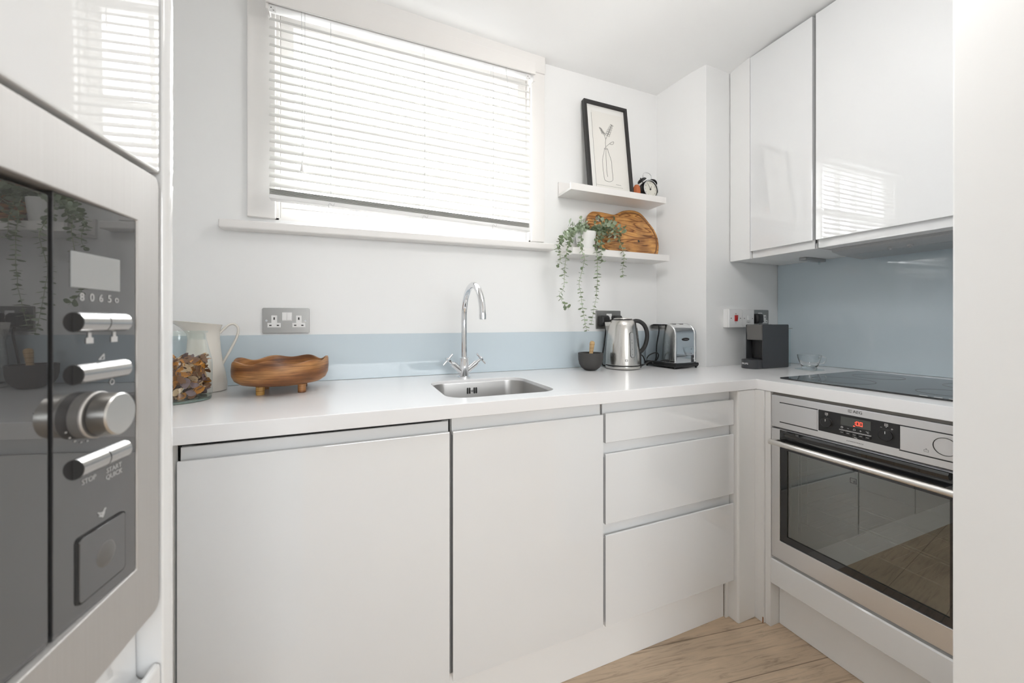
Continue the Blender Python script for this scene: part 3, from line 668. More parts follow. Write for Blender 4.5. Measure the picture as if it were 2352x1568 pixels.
mb = MB(); mb.prism(rrect(ox0 - .001, ox1 + .001, .9175, .9665, .0035, 4), 'y', -.0001, .0014, holes=[rrect(ox0 - .0003, ox1 + .0003, .9182, .9658, .003, 4)]); addG('button_gap', mb, M['gap'], bt)
mb = MB(); mb.lathe([(.0095, 0), (.0088, .0006), (.006, .0016), (.0005, .0022)], ((ox0 + ox1) / 2 + .002, -.0007, .942), 36, (0, -1, 0)); addG('finger_dimple', mb, M['grey_head'], bt)
y = .0007; e = .0002
def sym(mb): addG('symbol', mb, M['grey_ink'], pn)
for xx, ch in ((-.092, '8'), (-.0825, '0'), (-.0735, '6'), (-.0645, '5'), (-.0565, 'o')): sym(MB().text(ch, .0082, (gx(xx), y, 1.1418), (1, 0, 0), (0, 0, 1), .0001))
for xx in (-.085, -.0595):
    xx = gx(xx); sym(MB().prism([(xx - .0033, 1.1075), (xx + .0033, 1.1075), (xx + .0033, 1.1117), (xx + .0015, 1.1122), (xx + .0015, 1.1158), (xx - .0015, 1.1158), (xx - .0015, 1.1122), (xx - .0033, 1.1117)], 'y', y - e, y))
a_ = gx(-.0755); sym(MB().tube([(a_, y, 1.0945), (a_ + .0047, y, 1.0985), (a_ + .0047, y, 1.0945), (a_, y, 1.0945)], .0004, 4))
sym(MB().lathe([(.0024, 0), (.0024, e), (.0017, e), (.0017, 0)], (gx(-.062), y, 1.0755), 16, (0, -1, 0), False, False))
for k in range(9):
    a = math.radians(205 + k * 16.5); sym(MB().box(KX + .0195 * math.cos(a) - .0007, KX + .0195 * math.cos(a) + .0007, y - e, y, KZ + .0195 * math.sin(a) - .0005, KZ + .0195 * math.sin(a) + .0005))
for t_, xx, zz in (('STOP', -.0855, 1.0055), ('START', -.0595, 1.0055), ('QUICK', -.0595, 1.0003)): addG('lettering', MB().text(t_, .0054, (gx(xx), y, zz), (1, 0, 0), (0, 0, 1), .0001), M['grey_ink'], pn)
a_ = gx(-.0765); sym(MB().tube([(a_, y, .9765), (a_ + .003, y, .9725), (a_ + .0072, y, .9772)], .0005, 4).tube([(a_ + .001, y, .9735), (a_ + .0042, y, .9715), (a_ + .0058, y, .9745), (a_ + .0018, y, .9752)], .0006, 4))

# ------------------------------------------------------------------ sockets and switches (plates on walls that face -Y)
M_P = Matrix.Rotation(math.atan2(.024, .722), 4, 'Z')          # the pier is a degree or two out of square
def on_pier(x, z): 
    return Matrix.Translation((x, 1.36 + (x - 1.578) * .0332, z)) @ M_P
def on_back(x, z): return Matrix.Translation((x, WY, z))
def double_socket(label, mt, grp, w=.146, h=.090):
    t = thing('double_socket', label, 'socket', mt.translation, grp)
    mb = MB(); mb.prism(rrect(0, w, 0, h, .004, 4), 'y', -.0075, -.0005, bev=.0012); obj('plate', mb.xf(mt), M['plate_steel'], t)
    for fx in (.247, .771):
        cx = fx * w; mb = MB()
        mb.prism([(cx - .0205, .021), (cx + .0205, .021), (cx + .0205, .037), (cx + .0088, .037), (cx + .0088, .0635), (cx - .0088, .0635), (cx - .0088, .037), (cx - .0205, .037)], 'y', -.0095, -.007, bev=.0006)
        mb.mi = 1; mb.box(cx - .0022, cx + .0022, -.0099, -.009, .048, .057)
        for q in (-1, 1): mb.box(cx + q * .0115 - .0036, cx + q * .0115 + .0036, -.0099, -.009, .0265, .0305)
        obj('outlet', mb.xf(mt), [M['white_pl'], M['black_ink']], t)
    mb = MB(); mb.box(.516 * w - .0155, .516 * w + .0155, -.0085, -.007, .0445, .0745, .0005); obj('switch_surround', mb.xf(mt), M['white_pl'], t)
    for q in (-.0145, .0015):
        mb = MB(); mb.prism([(-.0085, .047), (-.0125, .047), (-.0092, .0725), (-.0085, .0725)], 'x', .516 * w + q, .516 * w + q + .0125, bev=.0005); obj('switch', mb.xf(mt), M['white_pl'], t)
    for fx in (.085, .915):
        mb = MB(); mb.cyl((fx * w, -.007, .045), (fx * w, -.0087, .045), .0033, segs=16); mb.mi = 1; mb.box(fx * w - .0025, fx * w + .0025, -.0089, -.0086, .0446, .0454); obj('screw', mb.xf(mt), [M['chrome'], M['black_ink']], t)
    return t
def plug(label, mt, cx, cable, screw=False, z0=.014, z1=.066):
    t = thing('plug', label, 'plug', mt @ Vector((cx, -.03, .02)), None)
    mb = MB()
    def rg(d, y): return [Vector((p[0], y, p[1])) for p in rrect(cx - .026 + d, cx + .026 - d, z0 + d, z1 - d, .010, 5)]
    mb.loft([rg(0, -.0102), rg(0, -.028), rg(.004, -.037), rg(.012, -.042)]); obj('body', mb.xf(mt), M['black'], t)
    if screw:
        mb = MB(); mb.cyl((cx + .012, -.0405, z0 + .012), (cx + .012, -.0428, z0 + .012), .0042, segs=16); obj('fuse_screw', mb.xf(mt), M['enamel'], t)
    mb = MB(); mb.tube(smoothpath([mt @ Vector(p) if k < 2 else Vector(p) for k, p in enumerate(cable)], 8), .0033, 10); obj('cable', mb, M['black'], t)
    return t
double_socket('brushed steel double socket with both outlets free, above the wooden bowl', on_back(-.2995, 1.083), None)
double_socket('brushed steel double socket behind the kettle with two black plugs', on_back(1.0895, 1.0895), None)
double_socket('brushed steel double socket on the pier with one outlet free', on_pier(1.8965, 1.0965), None)
plug('black plug with brass screw, left of the two behind kettle', on_back(1.0895, 1.0895), .036, [(.036, -.03, .016), (.036, -.034, -.012), (1.123, 1.552, 1.02), (1.11, 1.553, .93), (1.13, 1.553, .9105), (1.2, 1.552, .9102)], True)
plug('black plug half hidden behind the kettle lid', on_back(1.0895, 1.0895), .1125, [(.1125, -.03, .016), (.1125, -.03, -.02), (1.21, 1.556, 1.0), (1.215, 1.556, .93), (1.25, 1.554, .9102), (1.31, 1.553, .9102)])
plug('black plug above the coffee machine', on_pier(1.8965, 1.0965), .036, [(.036, -.03, .016), (.036, -.03, -.03), (1.94, 1.345, 1.0), (1.935, 1.345, .93), (1.95, 1.34, .9102)], False, .018, .070)
cs = thing('cooker_switch', 'white cooker isolator switch with a red rocker', 'switch', (1.745, 1.36, 1.095)); mt = on_pier(1.697, 1.096)
mb = MB(); mb.box(0, .096, -.026, -.0005, 0, .0915, .002); obj('back_box', mb.xf(mt), M['white_pl'], cs)
mb = MB(); mb.box(0, .096, -.034, -.0262, 0, .0915, .0025); obj('plate', mb.xf(mt), M['white_pl'], cs)
mb = MB(); mb.prism([(-.034, .031), (-.0375, .031), (-.0405, .061), (-.034, .061)], 'x', .0385, .0575, bev=.001); obj('rocker', mb.xf(mt), M['red'], cs)
mb = MB(); 
for xx in (.014, .082): mb.cyl((xx, -.0338, .0455), (xx, -.0345, .0455), .003, segs=14)
mb.box(.044, .052, -.0346, -.034, .067, .0692); mb.box(.046, .050, -.0346, -.034, .0228, .0248)
obj('screw', mb.xf(mt), M['grey_head'], cs)
fs = thing('fused_switch', 'white fused spur switch with white rocker, beside the red one', 'switch', (1.845, 1.365, 1.095)); mt = on_pier(1.8005, 1.0955)
mb = MB(); mb.box(0, .090, -.024, -.0005, 0, .0905, .002); obj('back_box', mb.xf(mt), M['white_pl'], fs)
mb = MB(); mb.box(0, .090, -.030, -.0242, 0, .0905, .0025); obj('plate', mb.xf(mt), M['white_pl'], fs)
mb = MB(); mb.prism([(-.030, .038), (-.034, .038), (-.0315, .060), (-.030, .060)], 'x', .0375, .0525, bev=.0008); obj('rocker', mb.xf(mt), M['white_pl'], fs)
mb = MB(); mb.box(.031, .059, -.0306, -.030, .0255, .027); mb.box(.031, .059, -.0306, -.030, .032, .0332); mb.box(.041, .049, -.0308, -.030, .0238, .025)
for xx in (.014, .076): mb.cyl((xx, -.0298, .0455), (xx, -.0305, .0455), .0028, segs=14)
obj('fuse_holder', mb.xf(mt), M['grey_head'], fs)

# ------------------------------------------------------------------ picture-ledge shelves and what stands on them
def ledge(label, x0, x1, zb):
    mb = MB()
    mb.prism([(1.458, zb), (WY - .0008, zb), (WY - .0008, zb + .068), (WY - .011, zb + .068), (WY - .011, zb + .010), (1.470, zb + .010), (1.470, zb + .030), (1.458, zb + .030)], 'x', x0, x1, bev=.0008)
    tag(obj('picture_ledge', mb, M['trim']), label, 'shelf')
ledge('upper white picture ledge, carrying the frame and the alarm clock', .880, 1.4225, 1.7085)
ledge('lower white picture ledge, carrying the plant and the board', .889, 1.4425, 1.4245)
# framed print
fr = thing('framed_print', 'black framed line drawing of a bottle vase leaning on upper shelf', 'picture', (1.13, 1.51, 1.7187))
FA = math.atan(.122); FM = Matrix.Translation((1.003, 1.489, 1.7192)) @ Matrix.Rotation(-FA, 4, 'X') @ Matrix.Rotation(0, 4, 'Z')
FW, FH = .250, .468
mb = MB(); mb.prism([(0, 0), (FW, 0), (FW, FH), (0, FH)], 'y', 0, .022, holes=[[(.014, .014), (FW - .014, .014), (FW - .014, FH - .014), (.014, FH - .014)]], bev=.0006); obj('frame', mb.xf(FM), M['frame_black'], fr)
mb = MB(); mb.box(.0135, FW - .0135, .012, .016, .0135, FH - .0135); obj('mount', mb.xf(FM), M['paper'], fr)
UW, UH = FW - .028, FH - .028
# visible part of the picture starts a little above the ledge lip
def UV(u, v): return Vector((.014 + u * UW, .0112, .045 + v * (FH - .059)))
mb = MB(); mb.box(.014 + .132 * UW, .014 + .985 * UW, .0114, .0121, .040, .045 + .93 * (FH - .059)); pr = obj('print', mb.xf(FM), mat('print_paper', (.77, .755, .715), .7), fr)
mb = MB(); lw = .00075
def line(P, closed=False, w=lw): mb.tube(smoothpath([UV(*p) for p in P], 4, closed), w, 5)
line([(0.41, 0.474), (0.396, 0.437), (0.339, 0.336), (0.332, 0.248), (0.348, 0.098), (0.395, 0.073), (0.481, 0.071), (0.552, 0.088), (0.571, 0.121), (0.567, 0.25), (0.563, 0.338), (0.514, 0.423), (0.488, 0.477)])
line([(.448 + .042 * math.cos(a * PI / 6), .475 + .008 * math.sin(a * PI / 6)) for a in range(12)], True)
line([(0.448, 0.473), (0.43, 0.351), (0.424, 0.215), (0.434, 0.128)]); line([(0.448, 0.473), (0.446, 0.546), (0.462, 0.595)])
line([(0.462, 0.595), (0.554, 0.693), (0.656, 0.798)]); line([(0.462, 0.595), (0.426, 0.649), (0.381, 0.692), (0.327, 0.731)])
line([(0.452, 0.502), (0.55, 0.547), (0.615, 0.573), (0.669, 0.582), (0.656, 0.557), (0.601, 0.542), (0.559, 0.549)])
def loops(a, b, n, ru, rv):
    for k in range(n):
        t = k / (n - 1); cu_, cv = a[0] + (b[0] - a[0]) * t, a[1] + (b[1] - a[1]) * t; g = 1 - .4 * t
        for q in (-1, 1):
            line([(cu_ + q * ru * g + ru * .8 * g * math.cos(j * PI / 4), cv - q * rv * .3 + rv * g * math.sin(j * PI / 4)) for j in range(8)], True, .0006)
loops((.515, .655), (.65, .79), 6, .034, .014); loops((.415, .66), (.34, .722), 6, .026, .010)
line([(.64, .046), (.66, .05), (.68, .044), (.70, .049), (.72, .043), (.75, .048), (.775, .043)], False, .0005)
mb.xf(FM); obj('ink_drawing', mb, M['black_ink'], pr)
mb = MB(); y = .0111
mb.box(.014 + .130 * UW, .014 + .134 * UW, y, y + .0006, .042, .045 + .9 * (FH - .059)); mb.box(.014 + .132 * UW, .014 + .82 * UW, y, y + .0006, .0505, .0513)  # paper edge with its shadow drawn as dark grey lines
obj('print_edge_shadow', mb.xf(FM), M['grey_head'], fr)
# alarm clock
ZS = 1.7187
ck = thing('alarm_clock', 'black twin-bell alarm clock with cream dial on upper shelf', 'clock', (1.37, 1.515, ZS))
cv = Vector((1.3615, 1.512, 1.7825)); cn = Vector((.03, -1., .07)).normalized(); cr = Vector((0, 0, 1)).cross(cn).normalized(); cu3 = cn.cross(cr)
def CP(a, b, c=0.): return cv + cr * a + cu3 * b + cn * c
mb = MB(); mb.lathe([(.036, -.03), (.043, -.027), (.047, -.012), (.0485, .008), (.0475, .016), (.0425, .016), (.0415, .011)], cv, 48, cn, True, False); obj('case', mb, M['black'], ck)
mb = MB(); mb.lathe([(.0418, .0095), (.0418, .0105)], cv, 48, cn); fc = obj('dial', mb, M['clock_face'], ck)
mb = MB(); mb.lathe([(.0425, .0155), (.0432, .0172), (.0455, .0172), (.0465, .0155)], cv, 48, cn, False, False); obj('bezel', mb, M['chrome'], ck)
mb = MB()
for h in range(1, 13):
    a = math.radians(90 - 30 * h); mb.text(str(h), .0085, CP(.033 * math.cos(a), .033 * math.sin(a), .0107), cr, cu3, .0001)
obj('numerals', mb, M['grey_head'], fc)
mb = MB()
for ang, ln, w in ((118, .030, .0011), (65, .019, .0014)):
    a = math.radians(ang); mb.tube([CP(0, 0, .0125), CP(ln * math.cos(a), ln * math.sin(a), .0125)], [w, w * .5], 6)
mb.lathe([(.0042, .0108), (.0042, .0135), (.001, .0140)], cv, 18, cn); obj('hands', mb, M['black_m'], fc)
for q in (-1, 1):
    bd = (cu3 * math.cos(math.radians(38)) + cr * q * math.sin(math.radians(38))).normalized(); b0 = cv + bd * .049 - cn * .006
    mb = MB(); mb.tube([b0 - bd * .006, b0 + bd * .013], .0022, 10); mb.lathe([(.0235, .006), (.0225, .011), (.018, .0165), (.009, .020), (.0005, .021)], b0, 32, bd); mb.ball(b0 + bd * .023, .0028, seg=10); obj('bell', mb, M['black'], ck)
mb = MB(); mb.tube(smoothpath([CP(-.026, .058, -.006), CP(-.027, .078, -.006), CP(-.014, .091, -.006), CP(.014, .091, -.006), CP(.027, .078, -.006), CP(.026, .058, -.006)]), .0013, 8); obj('handle', mb, M['chrome'], ck)
for q in (-1, 1):
    mb = MB(); p1 = CP(q * .035, -.055, -.004); p1.z = ZS + .0022; mb.tube([CP(q * .026, -.038, -.004), p1], [.0035, .0022], 10); mb.ball(p1, .0022, seg=8); obj('foot', mb, M['black'], ck)
# orange ornament
mb = MB()
rings = []
for r, z in ((.008, 0), (.0145, .004), (.0178, .013), (.0178, .022), (.015, .031), (.009, .0365), (.003, .036)):
    rings.append([Vector((1.277 + r * 1.06 * (1 + .07 * math.cos(6 * a)) * math.cos(a), 1.502 + r * (1 + .07 * math.cos(6 * a)) * math.sin(a), ZS + .0003 + z * 2.03)) for a in [2 * PI * k / 36 for k in range(36)]])
mb.loft(rings); tag(obj('ornament', mb, M['terracotta']), 'small rounded terracotta ornament between the frame and clock', 'ornament')
# olive wood board
bd = thing('chopping_board', 'curvy olive wood board with a thumb hole leaning behind the plant', 'board', (1.23, 1.51, 1.4347))
BM = Matrix.Translation((0, 1.497, 1.4352)) @ Matrix.Rotation(-math.atan(.244), 4, 'X')
B0 = [(1.023, 0.187), (1.03, 0.207), (1.046, 0.221), (1.064, 0.227), (1.103, 0.228), (1.138, 0.226), (1.177, 0.223), (1.201, 0.232), (1.234, 0.249), (1.274, 0.259), (1.312, 0.261), (1.345, 0.253), (1.369, 0.233), (1.394, 0.202), (1.419, 0.168), (1.432, 0.13), (1.433, 0.093), (1.425, 0.055), (1.405, 0.018), (1.36, .002), (1.25, .0), (1.15, .002), (1.10, .015), (1.075, .04), (1.061, 0.084), (1.049, 0.114), (1.036, 0.138), (1.026, 0.162)]
B1 = [tuple(p)[:2] for p in smoothpath([(a, b, 0) for a, b in B0], 4, True)]
hole = [(1.0875 + .019 * math.cos(-2 * PI * k / 28), .1935 + .0185 * math.sin(-2 * PI * k / 28)) for k in range(28)]
mb = MB(); mb.prism(B1, 'y', 0, .018, holes=[hole], bev=.004, seg=3); obj('board', mb.xf(BM), M['olive'], bd)
cx_, cz_ = 1.262, .122
G = [(p[0] + (cx_ - p[0]) * .09, p[1] + (cz_ - p[1]) * .13) for p in B0 if p[0] > 1.19 or p[1] < .12]
mb = MB(); mb.tube([Vector((p.x, -.0003, p.y)) for p in smoothpath([(a, b, 0) for a, b in G], 5, False)], .0042, 6); 
for v in mb.bm.verts: v.co.y = -.0004 + v.co.y * .12
obj('juice_groove', mb.xf(BM), M['olive_dark'], bd)
mb = MB(); mb.lathe([(.0062, 0), (.0058, .0005), (.0002, .0006)], (1.3045, -.0001, .092), 14, (0, -1, 0)); obj('knot', mb.xf(BM), M['black_m'], bd)

# trailing plant
pl = thing('potted_plant', 'trailing eucalyptus-leaf plant in white pot on the lower shelf', 'plant', (1.0, 1.522, 1.4347))
PC = Vector((1.0, 1.524, 1.4348))
mb = MB(); mb.lathe([(.034, 0), (.037, .001), (.0475, .1), (.0475, .106), (.0455, .106), (.0445, .098), (.0005, .097)], PC, 40); obj('pot', mb, mat('pot_white', (.80, .80, .79), .4), pl)
mb = MB(); mb.lathe([(.0005, .0995), (.044, .0985), (.044, .0978), (.0005, .0975)][::-1], PC, 24); obj('soil', mb, mat('soil', (.06, .045, .03), .9), pl)
STR = [
 [(0.917, 1.505, 1.541), (0.856, 1.472, 1.504), (0.814, 1.44, 1.469), (0.806, 1.44, 1.444), (0.814, 1.44, 1.414), (0.815, 1.44, 1.386), (0.802, 1.44, 1.361)],
 [(0.926, 1.505, 1.542), (0.877, 1.472, 1.473), (0.847, 1.44, 1.416), (0.839, 1.44, 1.367), (0.835, 1.44, 1.315), (0.835, 1.44, 1.287), (0.827, 1.44, 1.259), (0.812, 1.44, 1.241), (0.821, 1.44, 1.217), (0.843, 1.44, 1.193), (0.857, 1.44, 1.18)],
 [(0.964, 1.505, 1.542), (0.939, 1.472, 1.486), (0.918, 1.44, 1.449), (0.937, 1.44, 1.408), (0.931, 1.44, 1.372), (0.918, 1.44, 1.325), (0.91, 1.44, 1.29), (0.918, 1.44, 1.248), (0.923, 1.44, 1.212), (0.931, 1.44, 1.166), (0.939, 1.44, 1.124), (0.95, 1.44, 1.084)],
 [(1.048, 1.505, 1.557), (1.03, 1.472, 1.511), (0.998, 1.44, 1.455), (1.005, 1.44, 1.412), (1.005, 1.44, 1.358), (1.005, 1.44, 1.304), (1.0, 1.44, 1.268), (1.0, 1.44, 1.239), (0.99, 1.44, 1.196), (0.983, 1.44, 1.16), (0.973, 1.44, 1.116)],
 [(1.066, 1.505, 1.555), (1.049, 1.472, 1.502), (1.026, 1.44, 1.457), (1.028, 1.44, 1.414), (1.031, 1.44, 1.392)],
 [(1.093, 1.505, 1.573), (1.146, 1.483, 1.542), (1.143, 1.462, 1.5), (1.14, 1.44, 1.466), (1.153, 1.44, 1.429), (1.149, 1.44, 1.392), (1.144, 1.44, 1.362), (1.149, 1.44, 1.328)],
 [(1.06, 1.50, 1.563), (1.089, 1.49, 1.586), (1.11, 1.483, 1.59), (1.128, 1.48, 1.599)],
 [(1.069, 1.50, 1.556), (1.108, 1.488, 1.569), (1.151, 1.48, 1.571), (1.193, 1.476, 1.563)],
 [(1.069, 1.50, 1.556), (1.089, 1.485, 1.533), (1.1, 1.48, 1.513), (1.11, 1.478, 1.499)],
 [(0.998, 1.51, 1.55), (0.972, 1.51, 1.57), (0.933, 1.51, 1.562), (0.903, 1.51, 1.571)],
 [(0.951, 1.505, 1.552), (0.897, 1.472, 1.532), (0.837, 1.44, 1.492), (0.81, 1.44, 1.459), (0.798, 1.44, 1.423)],
 [(1.033, 1.51, 1.557), (1.031, 1.5, 1.577), (1.037, 1.49, 1.598), (1.06, 1.487, 1.607)],
 [(1.075, 1.50, 1.56), (1.12, 1.485, 1.556), (1.165, 1.478, 1.545)],
 [(0.975, 1.50, 1.552), (0.945, 1.485, 1.556), (0.915, 1.475, 1.54)],
 [(0.985, 1.50, 1.55), (0.965, 1.48, 1.57), (0.94, 1.47, 1.585)],
 [(1.03, 1.50, 1.55), (1.05, 1.482, 1.57), (1.085, 1.476, 1.58), (1.12, 1.474, 1.577)],
 [(1.05, 1.50, 1.55), (1.09, 1.48, 1.545), (1.13, 1.474, 1.525)],
 [(0.97, 1.495, 1.55), (0.935, 1.47, 1.54), (0.90, 1.455, 1.525), (0.87, 1.445, 1.49), (0.855, 1.44, 1.455)],
]
def leaf(mb, base, d, nrm, L, Wd, curl=1.):
    d = d.normalized(); s_ = d.cross(nrm).normalized(); n_ = s_.cross(d); c = []
    prof = [(0, .06), (.18, .55), (.42, .95), (.65, 1.), (.86, .66), (1., .08)]
    mid = [base + d * (t * L) - n_ * (.10 * curl * L * math.sin(PI * t)) for t, _ in prof]
    lf = [m_ + s_ * (w * Wd / 2) + n_ * (.06 * L) * w for m_, (t, w) in zip(mid, prof)]; rt = [m_ - s_ * (w * Wd / 2) + n_ * (.06 * L) * w for m_, (t, w) in zip(mid, prof)]
    vm, vl, vr = ([mb.bm.verts.new(p) for p in q] for q in (mid, lf, rt))
    for k in range(5):
        for a, b in ((vl, vm), (vm, vr)):
            f = mb.bm.faces.new((a[k], a[k + 1], b[k + 1], b[k])); f.material_index = mb.mi
for si, S in enumerate(STR):
    root = PC + Vector((random.uniform(-.025, .025), random.uniform(-.025, .02), .1))
    P = smoothpath([root] + S, 7); mb = MB(); mb.mi = 2; mb.tube(P, [.0013 - .0007 * k / len(P) for k in range(len(P))], 6)
    acc, side, nl = 0., random.random() * 6, 0
    dense = .0098 if len(S) < 7 else .0135
    for a, b in zip(P[:-1], P[1:]):
        acc += (b - a).length
        if acc < dense: continue
        acc = 0; t = (b - a).normalized(); side += 1.35 + random.uniform(-.5, .5)
        u = t.orthogonal().normalized(); u = Matrix.Rotation(side, 3, t) @ u
        prog = (b.z - P[0].z); sz = random.uniform(.75, 1.2) * (.0205 if len(S) < 7 else .019)
        for q in (1, -1):
            dd = u * q + t * random.uniform(.1, .5) + Vector((0, 0, random.uniform(-.2, .25)))
            if dd.y > .1 and b.y > 1.49: dd.y *= -.4
            nn = (t * -1 + Vector((random.uniform(-.35, .35), random.uniform(-.7, .1), random.uniform(-.3, .3))))
            mb.mi = 0 if random.random() < (.75 if b.z < 1.50 else .3) else 1
            leaf(mb, b, dd, nn.normalized(), sz * random.uniform(.85, 1.1), sz * random.uniform(.62, .92))
    obj('strand', mb, [M['leaf'], M['leaf2'], M['stem']], pl, recalc=False, wn=False, smooth=180)

# ------------------------------------------------------------------ worktop objects
# wooden bowl
bw = thing('wooden_bowl', 'footed acacia bowl with a wavy rim left of the tap', 'bowl', (-.2135, 1.40, T))
BC = Vector((-.2135, 1.40, 0)); mb = MB(); n = 96
def wav(a): return .0048 * math.sin(7 * a + .6) + .0022 * math.sin(4 * a + 2.)
def br(r, z, wv): return [Vector((BC.x + r * (1 + .012 * math.sin(7 * a + .6) * wv) * math.cos(a), BC.y + r * (1 + .012 * math.sin(7 * a + .6) * wv) * math.sin(a), z + wav(a) * wv)) for a in [2 * PI * k / n for k in range(n)]]
mb.loft([br(.04, .9305, 0), br(.085, .9315, 0), br(.110, .9365, 0), br(.1245, .947, .05), br(.1312, .962, .25), br(.1325, .98, .6), br(.131, 1.001, 1), br(.129, 1.0055, 1), br(.1235, 1.0052, 1), br(.121, 1.0, 1), br(.122, .978, .5), br(.116, .955, .1), br(.09, .945, 0), br(.03, .943, 0)])
obj('bowl', mb, M['acacia'], bw, smooth=50)
for k, (x, y) in enumerate(((-.2605, 1.3375), (-.1515, 1.3425), (-.16, 1.463), (-.27, 1.458))):
    mb = MB(); mb.lathe([(.0105, .0003), (.0115, .0015), (.0115, .0262)], (x, y, T), 8 if k == 0 else 24); obj('leg', mb, M['leg_wood'] if k == 0 else M['acacia'], bw)
# jar of dried petals
JC = Vector((-.4515, 1.33, T)); jr = thing('glass_jar', 'clear glass jar filled with dried petals by the tall unit', 'jar', JC)
mb = MB()
mb.lathe([(.073, .007), (.0748, .014), (.0748, .102), (.0735, .113), (.069, .132), (.0615, .168), (.0605, .176), (.0605, .186), (.0645, .188), (.0650, .1905), (.0640, .193), (.0585, .193), (.0580, .188), (.0585, .168)], JC, 56, cap0=False, cap1=False)
obj('glass_body', mb, M['glass'], jr, smooth=60)
mb = MB(); mb.lathe([(.068, .0004), (.0725, .002), (.0735, .006), (.072, .0085), (.0005, .0085)], JC, 56); obj('glass_base', mb, M['green_glass'], jr)
mb = MB()
for k in range(430):
    z = T + .014 + random.random() ** .9 * .104
    r = .0665 * math.sqrt(random.uniform(.35, 1.)) if random.random() < .85 else .0665 * math.sqrt(random.random())
    a = random.uniform(0, 2 * PI); L = random.uniform(.022, .036)
    r = min(r, .0705 - L * .5 * .55)
    c = Vector((JC.x + r * math.cos(a), JC.y + r * math.sin(a), z))
    out = Vector((math.cos(a), math.sin(a), 0)); nn = (out * random.uniform(.5, 1.6) + Vector((random.gauss(0, .5), random.gauss(0, .5), random.gauss(0, .7)))).normalized()
    dd = nn.orthogonal().normalized(); dd = Matrix.Rotation(random.uniform(0, 6.28), 3, nn) @ dd
    mb.mi = random.choices((0, 1, 2, 3), (.3, .2, .28, .22))[0]
    leaf(mb, c - dd * L / 2, dd, nn, L, L * random.uniform(.45, .75), random.uniform(.5, 2.6))
for v in mb.bm.verts:     # keep every petal inside the glass
    q = Vector((v.co.x - JC.x, v.co.y - JC.y)); 
    if q.length > .0722: q = q.normalized() * .0722; v.co.x = JC.x + q.x; v.co.y = JC.y + q.y
    v.co.z = min(max(v.co.z, T + .0095), T + .128)
pp = obj('dried_petals', mb, [M['pet1'], M['pet2'], M['pet3'], M['pet4']], None, recalc=False, wn=False, smooth=180)
pp['kind'] = 'stuff'; tag(pp, 'brown and orange dried petals heaped inside the glass jar', 'petals')
# cream jug
jg = thing('enamel_jug', 'cream enamel pitcher with wide spout behind the petal jar', 'jug', (-.44, 1.485, T))
JX = Vector((-.44, 1.485, 0)); je = Vector((.96, .24, 0)).normalized(); jf = Vector((-je.y, je.x, 0))
def jring(rr, z, off=0., sl=0., sp=0., tz=0., n=40):
    out = []
    for k in range(n):
        a = 2 * PI * k / n; c, s = math.cos(a), math.sin(a)
        ex = sp * max(0, -c) ** 3; zz = z + tz * (-c)
        out.append(JX + je * (off + (rr + ex) * c) + jf * (rr * s) + Vector((0, 0, zz)))
    return out
mb = MB()
prof = [(.057, .9065, 0, 0, 0), (.0595, .909, 0, 0, 0), (.0598, .93, 0, 0, 0), (.0555, .96, 0, 0, 0), (.0475, .999, 0, 0, 0), (.0425, 1.04, 0, 0, 0), (.0405, 1.07, 0, 0, 0), (.0415, 1.086, -.001, .0, 0.001), (.046, 1.103, -.004, .008, .0035), (.0535, 1.1165, -.008, .018, .006), (.0565, 1.121, -.010, .024, .0068)]
rg = [jring(r, z, o, 0, sp, tz) for r, z, o, sp, tz in prof]
inner = [jring(r - .0022, z + .0006, o, 0, sp, tz) for r, z, o, sp, tz in prof[::-1][:5]]
mb.loft(rg + inner, True, False); obj('body', mb, M['enamel'], jg, smooth=60)
mb = MB(); hp = [(.040, 1.088), (.047, 1.097), (.062, 1.113), (.074, 1.117), (.0845, 1.110), (.088, 1.094), (.082, 1.068), (.066, 1.03), (.0515, .999), (.047, .988)]
pth = smoothpath([JX + je * a + Vector((0, 0, z)) for a, z in hp], 6)
rings = []
for i, p in enumerate(pth):
    t = (pth[min(i + 1, len(pth) - 1)] - pth[max(i - 1, 0)]).normalized(); s_ = t.cross(jf).normalized()
    rings.append([p + jf * (.0085 * math.cos(q)) + s_ * (.0038 * math.sin(q)) for q in [2 * PI * k / 14 for k in range(14)]])
mb.loft(rings); obj('handle', mb, M['enamel'], jg, smooth=60)
# mortar and pestle
mb = MB(); MC = Vector((.9835, 1.462, T)); mb.lathe([(.019, .0003), (.028, .003), (.041, .013), (.0505, .029), (.0545, .048), (.0555, .078), (.0535, .0795), (.046, .0785), (.044, .05), (.034, .028), (.016, .018), (.0005, .016)], MC, 48)
tag(obj('mortar', mb, M['stone'], smooth=45), 'round dark stone mortar left of the kettle', 'mortar')
mb = MB(); p0 = MC + Vector((-.006, -.002, .022)); p1 = MC + Vector((.0135, .004, .131)); dv = p1 - p0
mb.tube([p0 + dv * t for t in (0, .03, .12, .4, .7, .88, .95, .985, 1.)], [.004, .008, .0095, .0078, .0098, .0115, .0108, .0078, .002], 20); tag(obj('pestle', mb, M['pestle'], smooth=60), 'pale wooden pestle standing in the stone mortar', 'pestle')
